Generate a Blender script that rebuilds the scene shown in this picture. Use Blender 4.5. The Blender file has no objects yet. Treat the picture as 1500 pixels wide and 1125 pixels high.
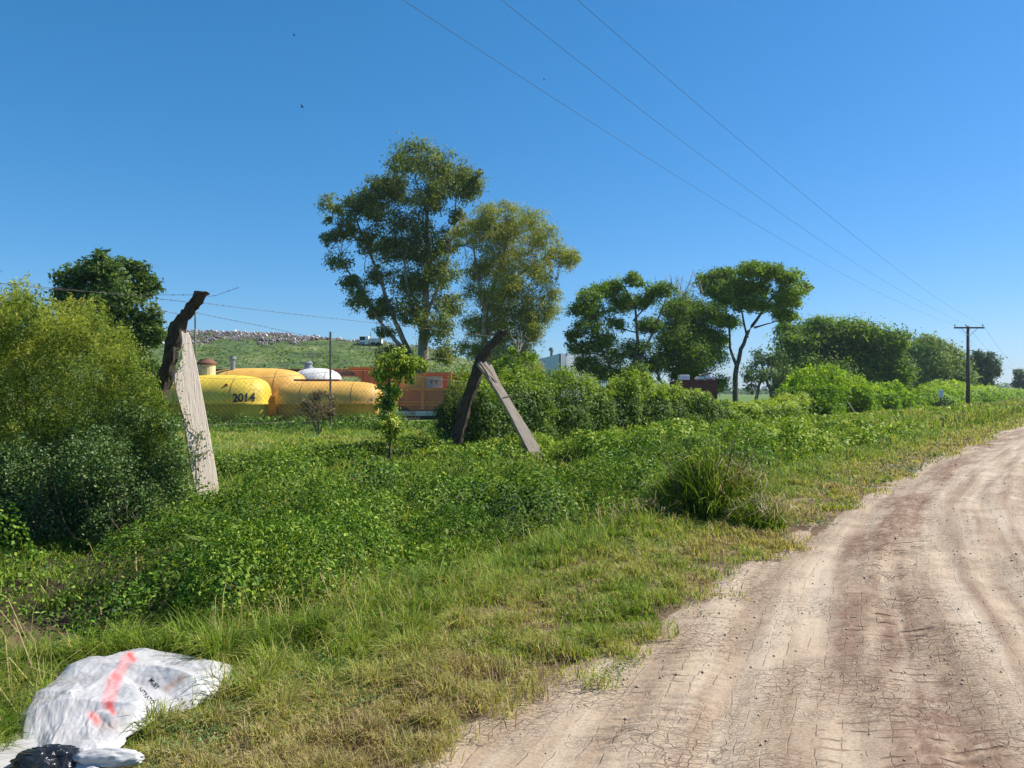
import bpy, math, random
import numpy as np
from mathutils import Vector, Matrix
from mathutils.geometry import delaunay_2d_cdt
from mathutils.bvhtree import BVHTree

RNG = np.random.default_rng(7)
random.seed(7)
F = 1127.0
CX, HY, EYE = 750.0, 575.0, 1.6
scene = bpy.context.scene
col = scene.collection

def P(px, py, Y):
    return np.array([(px - CX) / F * Y, Y, EYE + (HY - py) / F * Y])

# ------------------------------------------------------------------ noise
def _hash(ix, iy, iz, seed):
    h = (ix.astype(np.int64) * 374761393 + iy.astype(np.int64) * 668265263 + iz.astype(np.int64) * 2147483647 + seed * 974711) & 0xffffffff
    h = ((h ^ (h >> 13)) * 1274126177) & 0xffffffff
    h = ((h ^ (h >> 16)) * 2246822519) & 0xffffffff
    return ((h ^ (h >> 15)) & 0xffffff) / float(0xffffff)

def vn(x, y, z=None, seed=0):
    x = np.asarray(x, float); y = np.asarray(y, float)
    z = np.zeros_like(x) if z is None else np.asarray(z, float)
    x0, y0, z0 = np.floor(x), np.floor(y), np.floor(z)
    fx, fy, fz = x - x0, y - y0, z - z0
    fx, fy, fz = [f * f * (3 - 2 * f) for f in (fx, fy, fz)]
    r = 0
    for dz in ((0, 1) if np.any(z) else (0,)):
        wz = (fz if dz else 1 - fz) if np.any(z) else 1.0
        for dx in (0, 1):
            for dy in (0, 1):
                w = (fx if dx else 1 - fx) * (fy if dy else 1 - fy) * wz
                r = r + w * _hash(x0 + dx, y0 + dy, z0 + dz, seed)
    return r * 2 - 1

def fbm(x, y, z=None, oct=4, seed=0):
    a, s, t = 1.0, 0.0, 0.0
    x = np.asarray(x, float); y = np.asarray(y, float)
    for o in range(oct):
        s = s + a * vn(x, y, z, seed + o * 17); t += a
        x = x * 2.03 + 5.1; y = y * 2.03 + 3.7
        z = None if z is None else z * 2.03 + 1.3
        a *= .5
    return s / t

# ------------------------------------------------------------------ layout of the ground
XY = np.array([-30, 0, 3.28, 3.8, 5.2, 7.07, 10.3, 17.2, 25.8, 38.4, 80, 229, 1000.])
XX = np.array([-23, -2.4, -.3, .13, 1.16, 2.3, 4.5, 9.3, 15.8, 25.5, 57.5, 165, 720.])
def xe(Y): return np.interp(Y, XY, XX)
def vv(x, y): return .8 * (xe(y) - x)              # metres left of the road's left edge
def sstep(a, b, x):
    t = np.clip((x - a) / (b - a), 0, 1); return t * t * (3 - 2 * t)

def ground_h(x, y):
    x = np.asarray(x, float); y = np.asarray(y, float)
    v = vv(x, y)
    sh = 1.3 * (1 - sstep(4.3, 5.3, y))
    vs = v - sh
    dep = 1 - .5 * sstep(10, 25, y)
    prof = np.interp(vs, [-1, 0, 1.5, 2.2, 3.2, 4.4, 6, 8, 11, 14, 30], [-.03, 0, .03, -.16, -.62, -.56, -.36, -.27, -.22, -.08, 0])
    prof = np.where(prof < 0, prof * dep, prof)
    near = 1 - sstep(30, 60, y)
    n = .06 * fbm(x * .8, y * .8, seed=3, oct=3) * sstep(.6, 2.5, v)
    hh = prof + n * (.3 + near)
    hh = np.where(v < 0, -.06 * sstep(0, .5, -v) - 0.0, hh)
    hh = hh - .3 * np.exp(-(((x + 3.8) / .5) ** 2 + ((y - 6.4) / .6) ** 2))
    return hh

# ------------------------------------------------------------------ object helpers
def mk(name, V, Fc, mat=None, parent=None, tint=None, smooth=False, attrs=None, uv=None):
    V = np.asarray(V, np.float32); 
    me = bpy.data.meshes.new(name)
    if isinstance(Fc, np.ndarray):
        k = Fc.shape[1]; n = Fc.shape[0]
        me.vertices.add(len(V)); me.vertices.foreach_set('co', V.ravel())
        me.loops.add(n * k); me.loops.foreach_set('vertex_index', Fc.astype(np.int32).ravel())
        me.polygons.add(n); me.polygons.foreach_set('loop_start', (np.arange(n) * k).astype(np.int32))
        me.update(calc_edges=True)
    else:
        me.from_pydata([tuple(map(float, p)) for p in V], [], [tuple(f) for f in Fc]); me.update()
    if smooth: me.polygons.foreach_set('use_smooth', np.ones(len(me.polygons), bool))
    A = dict(attrs or {})
    if tint is not None: A['tint'] = tint
    for kx, a in A.items():
        at = me.attributes.new(kx, 'FLOAT', 'POINT'); at.data.foreach_set('value', np.asarray(a, np.float32))
    if uv is not None:
        l = me.uv_layers.new(name='UVMap')
        idx = np.empty(len(me.loops), np.int32); me.loops.foreach_get('vertex_index', idx)
        l.data.foreach_set('uv', np.asarray(uv, np.float32)[idx].ravel())
    if mat: me.materials.append(mat)
    o = bpy.data.objects.new(name, me); col.objects.link(o)
    if parent is not None: o.parent = parent; o.matrix_parent_inverse = Matrix.Translation(-Vector(parent.location)) if parent.type == 'EMPTY' else Matrix.Identity(4)
    return o

def tag(o, label=None, cat=None, group=None, kind=None):
    if label: o['label'] = label
    if cat: o['category'] = cat
    if group: o['group'] = group
    if kind: o['kind'] = kind
    return o

def empty(name, loc, label, cat, group=None):
    o = bpy.data.objects.new(name, None); col.objects.link(o)
    o.location = tuple(float(a) for a in loc); o.empty_display_size = .2
    return tag(o, label, cat, group)

class MB:
    def __init__(s): s.V = []; s.F = []
    def add(s, V, Fs):
        b = len(s.V); s.V += [tuple(map(float, v)) for v in V]; s.F += [tuple(b + i for i in f) for f in Fs]; return s
    def box(s, c, sz, R=None):
        c = np.array(c, float); h = np.array(sz, float) / 2
        pts = [np.array([x, y, z]) * h for x in (-1, 1) for y in (-1, 1) for z in (-1, 1)]
        if R is not None: pts = [R @ p for p in pts]
        return s.add([c + p for p in pts], [(0, 1, 3, 2), (4, 6, 7, 5), (0, 4, 5, 1), (2, 3, 7, 6), (0, 2, 6, 4), (1, 5, 7, 3)])
    def tube(s, pts, rad, n=6, cap=True):
        pts = np.array(pts, float); m = len(pts)
        rad = np.full(m, rad) if np.isscalar(rad) else np.array(rad)
        V = []; up = np.array([.13, .21, 1.]) 
        for i in range(m):
            d = pts[min(i + 1, m - 1)] - pts[max(i - 1, 0)]; d = d / (np.linalg.norm(d) + 1e-9)
            u = up if abs(np.dot(d, up / np.linalg.norm(up))) < .9 else np.array([1., .1, 0])
            a = np.cross(d, u); a /= np.linalg.norm(a); b = np.cross(a, d)
            for k in range(n):
                t = 2 * math.pi * k / n
                V.append(pts[i] + rad[i] * (a * math.cos(t) + b * math.sin(t)))
        Fs = [(i * n + k, i * n + (k + 1) % n, (i + 1) * n + (k + 1) % n, (i + 1) * n + k) for i in range(m - 1) for k in range(n)]
        if cap: Fs += [tuple(range(n - 1, -1, -1)), tuple((m - 1) * n + k for k in range(n))]
        return s.add(V, Fs)
    def build(s, name, mat, parent=None, smooth=False, bevel=0):
        o = mk(name, np.array(s.V), s.F, mat, parent, smooth=smooth)
        if bevel:
            b = o.modifiers.new('bevel', 'BEVEL'); b.width = bevel; b.segments = 2
        return o

def rotz(a): c, s = math.cos(a), math.sin(a); return np.array([[c, -s, 0], [s, c, 0], [0, 0, 1.]])
def norm(a): return a / (np.linalg.norm(a, axis=-1, keepdims=True) + 1e-9)

# ------------------------------------------------------------------ materials
def newmat(name):
    m = bpy.data.materials.new(name); m.use_nodes = True
    nt = m.node_tree; b = nt.nodes['Principled BSDF']
    return m, nt, b
def N(nt, t, **k):
    n = nt.nodes.new(t)
    for a, b in k.items():
        if a.startswith('i_'): n.inputs[a[2:].replace('_', ' ')].default_value = b
        else: setattr(n, a, b)
    return n
def ramp(nt, stops, fac):
    r = nt.nodes.new('ShaderNodeValToRGB'); e = r.color_ramp.elements
    while len(e) < len(stops): e.new(.5)
    for i, (p, c) in enumerate(stops): e[i].position = p; e[i].color = (*c, 1)
    nt.links.new(fac, r.inputs[0]); return r

def foliage(name, stops, trans=.32, patch=.18, pscale=1.2, rough=.58, spec=.18):
    m, nt, b = newmat(name); L = nt.links
    at = N(nt, 'ShaderNodeAttribute', attribute_name='tint')
    tc = N(nt, 'ShaderNodeTexCoord'); no = N(nt, 'ShaderNodeTexNoise'); no.inputs['Scale'].default_value = pscale; no.inputs['Detail'].default_value = 3
    L.new(tc.outputs['Object'], no.inputs['Vector'])
    ma = N(nt, 'ShaderNodeMath', operation='MULTIPLY_ADD'); ma.inputs[1].default_value = patch * 2; ma.inputs[2].default_value = -patch
    L.new(no.outputs['Fac'], ma.inputs[0])
    ad = N(nt, 'ShaderNodeMath', operation='ADD'); L.new(ma.outputs[0], ad.inputs[0]); L.new(at.outputs['Fac'], ad.inputs[1])
    r = ramp(nt, stops, ad.outputs[0])
    L.new(r.outputs[0], b.inputs['Base Color']); b.inputs['Roughness'].default_value = rough
    b.inputs['Specular IOR Level'].default_value = spec
    tr = N(nt, 'ShaderNodeBsdfTranslucent'); mixc = N(nt, 'ShaderNodeMix', data_type='RGBA', blend_type='MULTIPLY')
    mixc.inputs[0].default_value = 1; L.new(r.outputs[0], mixc.inputs[6]); mixc.inputs[7].default_value = (1.5, 1.6, .6, 1)
    L.new(mixc.outputs[2], tr.inputs['Color'])
    mx = N(nt, 'ShaderNodeMixShader'); mx.inputs[0].default_value = trans
    L.new(b.outputs[0], mx.inputs[1]); L.new(tr.outputs[0], mx.inputs[2])
    L.new(mx.outputs[0], nt.nodes['Material Output'].inputs['Surface'])
    return m

def solid(name, c1, c2=None, scale=6, rough=.6, metal=0, bump=0, bscale=40, rust=None, rustamt=.5, stretch=None):
    m, nt, b = newmat(name); L = nt.links
    tc = N(nt, 'ShaderNodeTexCoord'); src = tc.outputs['Object']
    if stretch:
        mp = N(nt, 'ShaderNodeMapping'); mp.inputs['Scale'].default_value = stretch; L.new(src, mp.inputs[0]); src = mp.outputs[0]
    no = N(nt, 'ShaderNodeTexNoise'); no.inputs['Scale'].default_value = scale; no.inputs['Detail'].default_value = 6; no.inputs['Roughness'].default_value = .65
    L.new(src, no.inputs['Vector'])
    c2 = c2 or tuple(x * .75 for x in c1)
    r = ramp(nt, [(.35, c2), (.65, c1)], no.outputs['Fac']); out = r.outputs[0]
    if rust:
        n2 = N(nt, 'ShaderNodeTexNoise'); n2.inputs['Scale'].default_value = scale * .8; n2.inputs['Detail'].default_value = 8; n2.inputs['Roughness'].default_value = .75
        L.new(tc.outputs['Object'], n2.inputs['Vector'])
        rr = ramp(nt, [(rustamt, (0, 0, 0)), (rustamt + .06, (1, 1, 1))], n2.outputs['Fac'])
        mx = N(nt, 'ShaderNodeMix', data_type='RGBA'); L.new(rr.outputs[0], mx.inputs[0]); L.new(out, mx.inputs[6]); mx.inputs[7].default_value = (*rust, 1); out = mx.outputs[2]
    L.new(out, b.inputs['Base Color']); b.inputs['Roughness'].default_value = rough; b.inputs['Metallic'].default_value = metal
    if bump:
        n3 = N(nt, 'ShaderNodeTexNoise'); n3.inputs['Scale'].default_value = bscale; n3.inputs['Detail'].default_value = 5
        L.new(src, n3.inputs['Vector'])
        bp = N(nt, 'ShaderNodeBump'); bp.inputs['Strength'].default_value = bump; bp.inputs['Distance'].default_value = .02
        L.new(n3.outputs['Fac'], bp.inputs['Height']); L.new(bp.outputs[0], b.inputs['Normal'])
    return m

GRASS = [(0, (.018, .038, .007)), (.3, (.085, .15, .014)), (.52, (.24, .32, .035)), (.68, (.36, .34, .08)), (.84, (.47, .37, .17)), (1, (.14, .08, .04))]
M = {}
M['grass'] = foliage('grass_blades', GRASS, trans=.3, patch=.1, pscale=1.6)
M['weed'] = foliage('weed_leaves', [(0, (.01, .03, .006)), (.4, (.055, .12, .01)), (.7, (.15, .26, .02)), (1, (.38, .43, .06))], trans=.19, patch=.12, pscale=1.5)
M['plume'] = foliage('plume_leaves', [(0, (.025, .055, .012)), (.35, (.1, .155, .022)), (.7, (.25, .29, .045)), (1, (.42, .4, .08))], trans=.35, patch=.15, pscale=1.5)
M['dark_leaf'] = foliage('round_leaves', [(0, (.025, .06, .016)), (.5, (.095, .165, .04)), (.85, (.18, .25, .08)), (1, (.28, .34, .15))], trans=.2, patch=.12, rough=.5, spec=.3)
M['hedge'] = foliage('hedge_leaves', [(0, (.018, .045, .009)), (.4, (.095, .165, .018)), (.7, (.28, .36, .035)), (1, (.48, .47, .08))], trans=.3, patch=.14, pscale=.8)
M['vine'] = foliage('vine_leaves', [(0, (.03, .065, .01)), (.42, (.17, .28, .02)), (.75, (.34, .44, .035)), (1, (.46, .5, .07))], trans=.35, patch=.12, pscale=.6)
M['t_dark'] = foliage('dark_tree_leaves', [(0, (.022, .048, .013)), (.5, (.08, .13, .028)), (1, (.17, .24, .055))], trans=.28, patch=.15, pscale=.5)
M['t_euc'] = foliage('eucalyptus_leaves', [(0, (.04, .065, .018)), (.5, (.15, .19, .04)), (1, (.32, .31, .07))], trans=.34, patch=.2, pscale=.35)
M['t_olive'] = foliage('olive_leaves', [(0, (.07, .11, .025)), (.5, (.22, .26, .05)), (1, (.42, .34, .1))], trans=.35, patch=.25, pscale=.3)
M['t_mid'] = foliage('mid_tree_leaves', [(0, (.035, .075, .015)), (.5, (.16, .25, .028)), (1, (.37, .45, .055))], trans=.38, patch=.18, pscale=.3)
M['t_far'] = foliage('far_tree_leaves', [(0, (.04, .075, .025)), (.5, (.14, .21, .05)), (1, (.27, .34, .08))], trans=.22, patch=.18, pscale=.2)
M['dry'] = foliage('dry_leaves', [(0, (.07, .05, .025)), (.5, (.2, .14, .07)), (1, (.42, .34, .2))], trans=.2, patch=.15)
M['bark'] = solid('tree_bark', (.16, .12, .085), (.06, .045, .033), 3, .9, bump=.6, bscale=12)
M['bark_pale'] = solid('pale_bark', (.36, .31, .24), (.13, .1, .075), 2.2, .85, bump=.5, bscale=10)
M['twig'] = solid('twig_bark', (.13, .09, .06), (.06, .04, .03), 8, .9)
M['pale_twig'] = solid('dead_twig', (.38, .33, .27), (.22, .18, .14), 8, .9)

# ------------------------------------------------------------------ leaves and blades
def leaves(Pn, size, aspect=.5, upb=.6, droop=.2, fold=.2, rng=RNG, nb=None, nbw=1.6):
    n = len(Pn); size = np.broadcast_to(size, (n,))
    nr = norm(rng.normal(size=(n, 3)) * .8 + np.array([0, 0, upb * 2]) + (0 if nb is None else nb * nbw))
    d = rng.normal(size=(n, 3)); d[:, 2] -= droop
    d = norm(d - nr * np.sum(d * nr, 1, keepdims=True)); s = np.cross(nr, d)
    L = size[:, None]; w = L * aspect * .5
    b = Pn; m = Pn + d * L * .45
    V = np.stack([b, m + s * w + nr * L * fold * .3, b + d * L - nr * L * fold * .25, m - s * w + nr * L * fold * .3], 1).reshape(-1, 3)
    return V, (np.arange(n)[:, None] * 4 + np.arange(4)).astype(np.int32)

def blades(Pn, hgt, wid, lean, rng=RNG, dirn=None):
    n = len(Pn)
    th = rng.uniform(0, 2 * np.pi, n) if dirn is None else dirn
    d = np.stack([np.cos(th), np.sin(th), np.zeros(n)], 1)
    ph = th + np.pi / 2 + rng.normal(0, .5, n)
    s = np.stack([np.cos(ph), np.sin(ph), np.zeros(n)], 1)
    h = hgt[:, None]; w = wid[:, None] * .5; l = lean[:, None]
    up = np.array([0, 0, 1.])
    mid = Pn + d * h * l * .35 + up * h * .6
    tip = Pn + d * h * l * 1.0 + up * h * np.clip(1.0 - .35 * l * l, .2, 1)
    V = np.stack([Pn - s * w, Pn + s * w, mid - s * w * .8, mid + s * w * .8, tip - s * w * .1, tip + s * w * .1], 1).reshape(-1, 3)
    i = np.arange(n)[:, None] * 6
    Fq = np.concatenate([i + np.array([0, 1, 3, 2]), i + np.array([2, 3, 5, 4])], 0).astype(np.int32)
    return V, Fq

def polar(n, d0, d1, a0=-42, a1=42):
    a = np.radians(RNG.uniform(a0, a1, n)); d = np.exp(RNG.uniform(math.log(d0), math.log(d1), n))
    return d * np.sin(a), d * np.cos(a), d

# ------------------------------------------------------------------ world, sun, camera
SUN_AZ = math.radians(74)     # to the right of straight ahead
SUN_EL = math.radians(47)
w = bpy.data.worlds.new('World'); scene.world = w; w.use_nodes = True
nt = w.node_tree; bg = nt.nodes['Background']
sky = N(nt, 'ShaderNodeTexSky', sky_type='NISHITA'); sky.sun_disc = False
sky.sun_elevation = SUN_EL; sky.sun_rotation = SUN_AZ; sky.air_density = 1.0; sky.dust_density = .25; sky.ozone_density = 3.0
hs = N(nt, 'ShaderNodeHueSaturation'); hs.inputs['Saturation'].default_value = 1.22; hs.inputs['Value'].default_value = 1.0
nt.links.new(sky.outputs[0], hs.inputs['Color'])
EXPO = .66; KS = .124 * 2 ** .15
se = N(nt, 'ShaderNodeSeparateColor'); nt.links.new(hs.outputs[0], se.inputs[0]); cc_ = N(nt, 'ShaderNodeCombineColor')
for ch, (pw, kk) in enumerate(((1.0, .53), (.74, .7), (.85, 1.0))):   # a clear, deep blue sky that stays blue at the horizon
    a1 = N(nt, 'ShaderNodeMath', operation='MULTIPLY'); a1.inputs[1].default_value = KS; nt.links.new(se.outputs[ch], a1.inputs[0])
    a2 = N(nt, 'ShaderNodeMath', operation='POWER'); a2.inputs[1].default_value = pw; nt.links.new(a1.outputs[0], a2.inputs[0])
    a3 = N(nt, 'ShaderNodeMath', operation='MULTIPLY'); a3.inputs[1].default_value = kk / KS; nt.links.new(a2.outputs[0], a3.inputs[0]); nt.links.new(a3.outputs[0], cc_.inputs[ch])
nt.links.new(cc_.outputs[0], bg.inputs['Color'])
bg.inputs['Strength'].default_value = KS / 2 ** EXPO
sd = Vector((math.sin(SUN_AZ) * math.cos(SUN_EL), math.cos(SUN_AZ) * math.cos(SUN_EL), math.sin(SUN_EL)))
sl = bpy.data.lights.new('sun', 'SUN'); sl.energy = 5.0; sl.angle = math.radians(.53); sl.color = (1, .955, .88)
so = bpy.data.objects.new('sun', sl); col.objects.link(so); so.rotation_euler = sd.to_track_quat('Z', 'Y').to_euler(); so.location = (20, 0, 40)

cam = bpy.data.cameras.new('camera'); co = bpy.data.objects.new('camera', cam); col.objects.link(co)
co.location = (0, 0, EYE); co.rotation_euler = (math.pi / 2, 0, 0)
cam.sensor_width = 36; cam.lens = F / 1500 * 36; cam.shift_y = (HY - 562.5) / 1500; cam.clip_start = .05; cam.clip_end = 6000
scene.camera = co
scene.view_settings.view_transform = 'Standard'; scene.view_settings.look = 'None'; scene.view_settings.exposure = EXPO; scene.view_settings.gamma = 1
scene.cycles.max_bounces = 6; scene.cycles.transparent_max_bounces = 4; scene.cycles.use_denoising = True

# ------------------------------------------------------------------ ground
def grid(xs, ys):
    X, Y = np.meshgrid(xs, ys); nx, ny = len(xs), len(ys)
    i = np.arange(nx * ny).reshape(ny, nx)
    Fq = np.stack([i[:-1, :-1], i[:-1, 1:], i[1:, 1:], i[1:, :-1]], -1).reshape(-1, 4)
    return X.ravel(), Y.ravel(), Fq
t = np.linspace(-1, 1, 421); xs = np.sign(t) * (np.abs(t) * 26 + np.abs(t) ** 7 * 2400)
t = np.linspace(0, 1, 420); ys = -12 + t * 50 + t ** 7 * 1850
X, Y, Fq = grid(xs, ys); Z = ground_h(X, Y)
m, nt, b = newmat('soil_and_turf'); L = nt.links
geo = N(nt, 'ShaderNodeNewGeometry'); n1 = N(nt, 'ShaderNodeTexNoise'); n1.inputs['Scale'].default_value = 1.9; n1.inputs['Detail'].default_value = 8
L.new(geo.outputs['Position'], n1.inputs['Vector'])
soil = ramp(nt, [(.3, (.07, .045, .03)), (.5, (.15, .1, .065)), (.7, (.3, .22, .15))], n1.outputs['Fac'])
n2 = N(nt, 'ShaderNodeTexNoise'); n2.inputs['Scale'].default_value = .25; n2.inputs['Detail'].default_value = 8; L.new(geo.outputs['Position'], n2.inputs['Vector'])
turf = ramp(nt, [(.3, (.06, .11, .025)), (.55, (.12, .19, .04)), (.75, (.2, .22, .07))], n2.outputs['Fac'])
at = N(nt, 'ShaderNodeAttribute', attribute_name='turf'); mx = N(nt, 'ShaderNodeMix', data_type='RGBA')
L.new(at.outputs['Fac'], mx.inputs[0]); L.new(soil.outputs[0], mx.inputs[6]); L.new(turf.outputs[0], mx.inputs[7]); ah = N(nt, 'ShaderNodeAttribute', attribute_name='humus_shade'); mh = N(nt, 'ShaderNodeMix', data_type='RGBA'); L.new(ah.outputs['Fac'], mh.inputs[0]); L.new(mx.outputs[2], mh.inputs[6]); mh.inputs[7].default_value = (.035, .026, .016, 1); L.new(mh.outputs[2], b.inputs['Base Color'])
b.inputs['Roughness'].default_value = .95; b.inputs['Specular IOR Level'].default_value = .1
n3 = N(nt, 'ShaderNodeTexNoise'); n3.inputs['Scale'].default_value = 18; n3.inputs['Detail'].default_value = 6; L.new(geo.outputs['Position'], n3.inputs['Vector'])
bp = N(nt, 'ShaderNodeBump'); bp.inputs['Strength'].default_value = .7; bp.inputs['Distance'].default_value = .03; L.new(n3.outputs['Fac'], bp.inputs['Height']); L.new(bp.outputs[0], b.inputs['Normal'])
v = vv(X, Y)
pit_g = np.exp(-(((X + 4.2) / .45) ** 2 + ((Y - 6.2) / .8) ** 2))
turfv = np.clip(sstep(12, 15, v) + sstep(25, 40, Y), 0, 1)
tag(mk('ground', np.stack([X, Y, Z], 1), Fq, m, smooth=True, attrs={'turf': turfv, 'humus_shade': .9 * sstep(1.6, 2.8, v) * (1 - sstep(10, 13, v)) * (1 - pit_g)}), kind='structure')  # dark ditch soil, which also paints shade into the hollows between the weeds

# ------------------------------------------------------------------ road
def lug(w_, s_, w0, wid, per, seed):
    band = np.exp(-((w_ - w0) / wid) ** 4)
    on = sstep(-.4, .1, fbm(s_ * .7, w_ * 1.0, seed=seed, oct=2)) * (.4 + .6 * sstep(-.3, .3, fbm(w_ * 5, s_ * 4, seed=seed + 5, oct=2)))
    return band * on * np.abs(np.sin(np.pi * (s_ + .12 * np.abs(w_ - w0) + .05 * vn(w_ * 6, s_ * 3, seed=seed)) / per)) 
def road_h(w_, s_):
    mw = w_ + .25 * vn(s_ * .18, s_ * 0, seed=30)
    z = .012 * fbm(w_ * 1.2, s_ * .3, seed=31, oct=3) + .007 * fbm(mw * 9, s_ * .5, seed=32, oct=3) + .005 * fbm(w_ * 14, s_ * 14, seed=34, oct=3)
    z += .03 * sstep(.0, .6, w_) * 0
    for w0, wd, a in ((.55, .13, .018), (1.0, .1, .012), (1.55, .16, .02), (2.3, .12, .02), (2.9, .16, .022), (3.6, .14, .02), (4.4, .2, .02)):
        wob = w0 + .16 * vn(s_ * .25, s_ * 0 + w0, seed=33)
        z -= a * np.exp(-((w_ - wob) / wd) ** 2)
    wob = .12 * vn(s_ * .25, s_ * 0, seed=35)
    z += .034 * lug(w_ + wob, s_, 1.4, .3, .13, 36) + .03 * lug(w_ + wob, s_, 2.6, .26, .14, 38) + .02 * lug(w_ - wob, s_, .4, .2, .11, 40) + .025 * lug(w_ - wob, s_, 3.6, .3, .14, 41)
    return z
t = np.linspace(0, 1, 1150); sy = 2.3 * np.exp(t * math.log(300 / 2.3))
t = np.linspace(0, 1, 420); wv = -.5 + 5.0 * t + 5.5 * t ** 4
W, S, Fq = grid(wv, sy)
Xr = xe(S) + W / .8
sl_ = S * 1.25
TY = [-5, 0, 3.43, 6.56, 10.9, 17.2, 24, 38.4, 80, 300]; TX = [-.9, .5, 1.8, 3.2, 5.6, 9.9, 15.1, 26.3, 58.4, 216]
from_ = np.interp(S, TY, TX); kern = np.ones(9) / 9
T = (Xr - from_) * .88
Zr = road_h(T + 1.4, sl_) * np.clip(1.4 - S / 60, .3, 1.4)
edge = sstep(.25, -.35, W)
Zr = Zr + .012 - .09 * sstep(-.1, -.5, W)
st = .0
for w0, wd, a in ((0, .26, 1.2), (-.38, .1, .7), (1.75, .25, .7), (2.5, .5, 1.0), (-.9, .08, .5), (-1.3, .12, .45), (.55, .05, .5), (.8, .04, .4), (1.1, .06, .5)):
    wob = w0 + .12 * vn(sl_ * .3, sl_ * 0 + w0 * 3, seed=43)
    st = st + a * np.exp(-((T - wob) / wd) ** 2) * sstep(-.45, .3, fbm(T * 3, sl_ * .5, seed=int(abs(w0) * 50) + 3, oct=4)) * 1.15
lugm = np.clip(np.exp(-((T - .02) / .42) ** 4) + .9 * np.exp(-((T - 1.9) / .35) ** 4) + .5 * np.exp(-((T + 1.2) / .3) ** 4) + .35 * sstep(.2, .9, T), 0, 1) * sstep(-.5, .15, fbm(T * 2.5, sl_ * .8, seed=46, oct=3))
st = np.clip(st + .3 * edge, 0, 1)
m, nt, b = newmat('dry_mud'); L = nt.links
uv = N(nt, 'ShaderNodeUVMap', uv_map='UVMap')
def mapd(sx, sy_): 
    mp = N(nt, 'ShaderNodeMapping'); mp.inputs['Scale'].default_value = (sx, sy_, 1); L.new(uv.outputs[0], mp.inputs[0]); return mp.outputs[0]
nz = N(nt, 'ShaderNodeTexNoise'); nz.inputs['Scale'].default_value = 1; nz.inputs['Detail'].default_value = 8; nz.inputs['Roughness'].default_value = .6; L.new(mapd(4.5, .22), nz.inputs['Vector'])
base = ramp(nt, [(.3, (.29, .205, .135)), (.45, (.37, .277, .19)), (.58, (.45, .355, .255)), (.7, (.5, .405, .305))], nz.outputs['Fac'])
at = N(nt, 'ShaderNodeAttribute', attribute_name='stain')
nf = N(nt, 'ShaderNodeTexNoise'); nf.inputs['Scale'].default_value = 1; nf.inputs['Detail'].default_value = 9; nf.inputs['Roughness'].default_value = .75; L.new(mapd(11, 5), nf.inputs['Vector'])
rr = ramp(nt, [(.36, (.25, .25, .25)), (.6, (1.2, 1.2, 1.2))], nf.outputs['Fac'])
mu = N(nt, 'ShaderNodeMath', operation='MULTIPLY'); L.new(at.outputs['Fac'], mu.inputs[0]); L.new(rr.outputs[0], mu.inputs[1])
mx = N(nt, 'ShaderNodeMix', data_type='RGBA'); L.new(mu.outputs[0], mx.inputs[0]); L.new(base.outputs[0], mx.inputs[6]); mx.inputs[7].default_value = (.2, .122, .08, 1)
# cracks
dn = N(nt, 'ShaderNodeTexNoise'); dn.inputs['Scale'].default_value = 6; dn.inputs['Detail'].default_value = 3; L.new(uv.outputs[0], dn.inputs['Vector'])
va = N(nt, 'ShaderNodeVectorMath', operation='MULTIPLY_ADD'); va.inputs[1].default_value = (.05, .05, 0); L.new(dn.outputs['Color'], va.inputs[0]); L.new(uv.outputs[0], va.inputs[2])
def vor(scale, sx, sy_):
    mp = N(nt, 'ShaderNodeMapping'); mp.inputs['Scale'].default_value = (sx, sy_, 1); L.new(va.outputs[0], mp.inputs[0])
    vo = N(nt, 'ShaderNodeTexVoronoi', feature='DISTANCE_TO_EDGE'); vo.inputs['Scale'].default_value = scale; vo.inputs['Randomness'].default_value = .72; L.new(mp.outputs[0], vo.inputs['Vector']); return vo.outputs['Distance']
c1 = ramp(nt, [(0, (.42, .42, .42)), (.032, (1, 1, 1))], vor(12, .8, 1.15)); c2 = ramp(nt, [(0, (.72, .72, .72)), (.045, (1, 1, 1))], vor(27, .8, 1.2))
mm = N(nt, 'ShaderNodeMath', operation='MULTIPLY'); L.new(c1.outputs[0], mm.inputs[0]); L.new(c2.outputs[0], mm.inputs[1])
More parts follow.
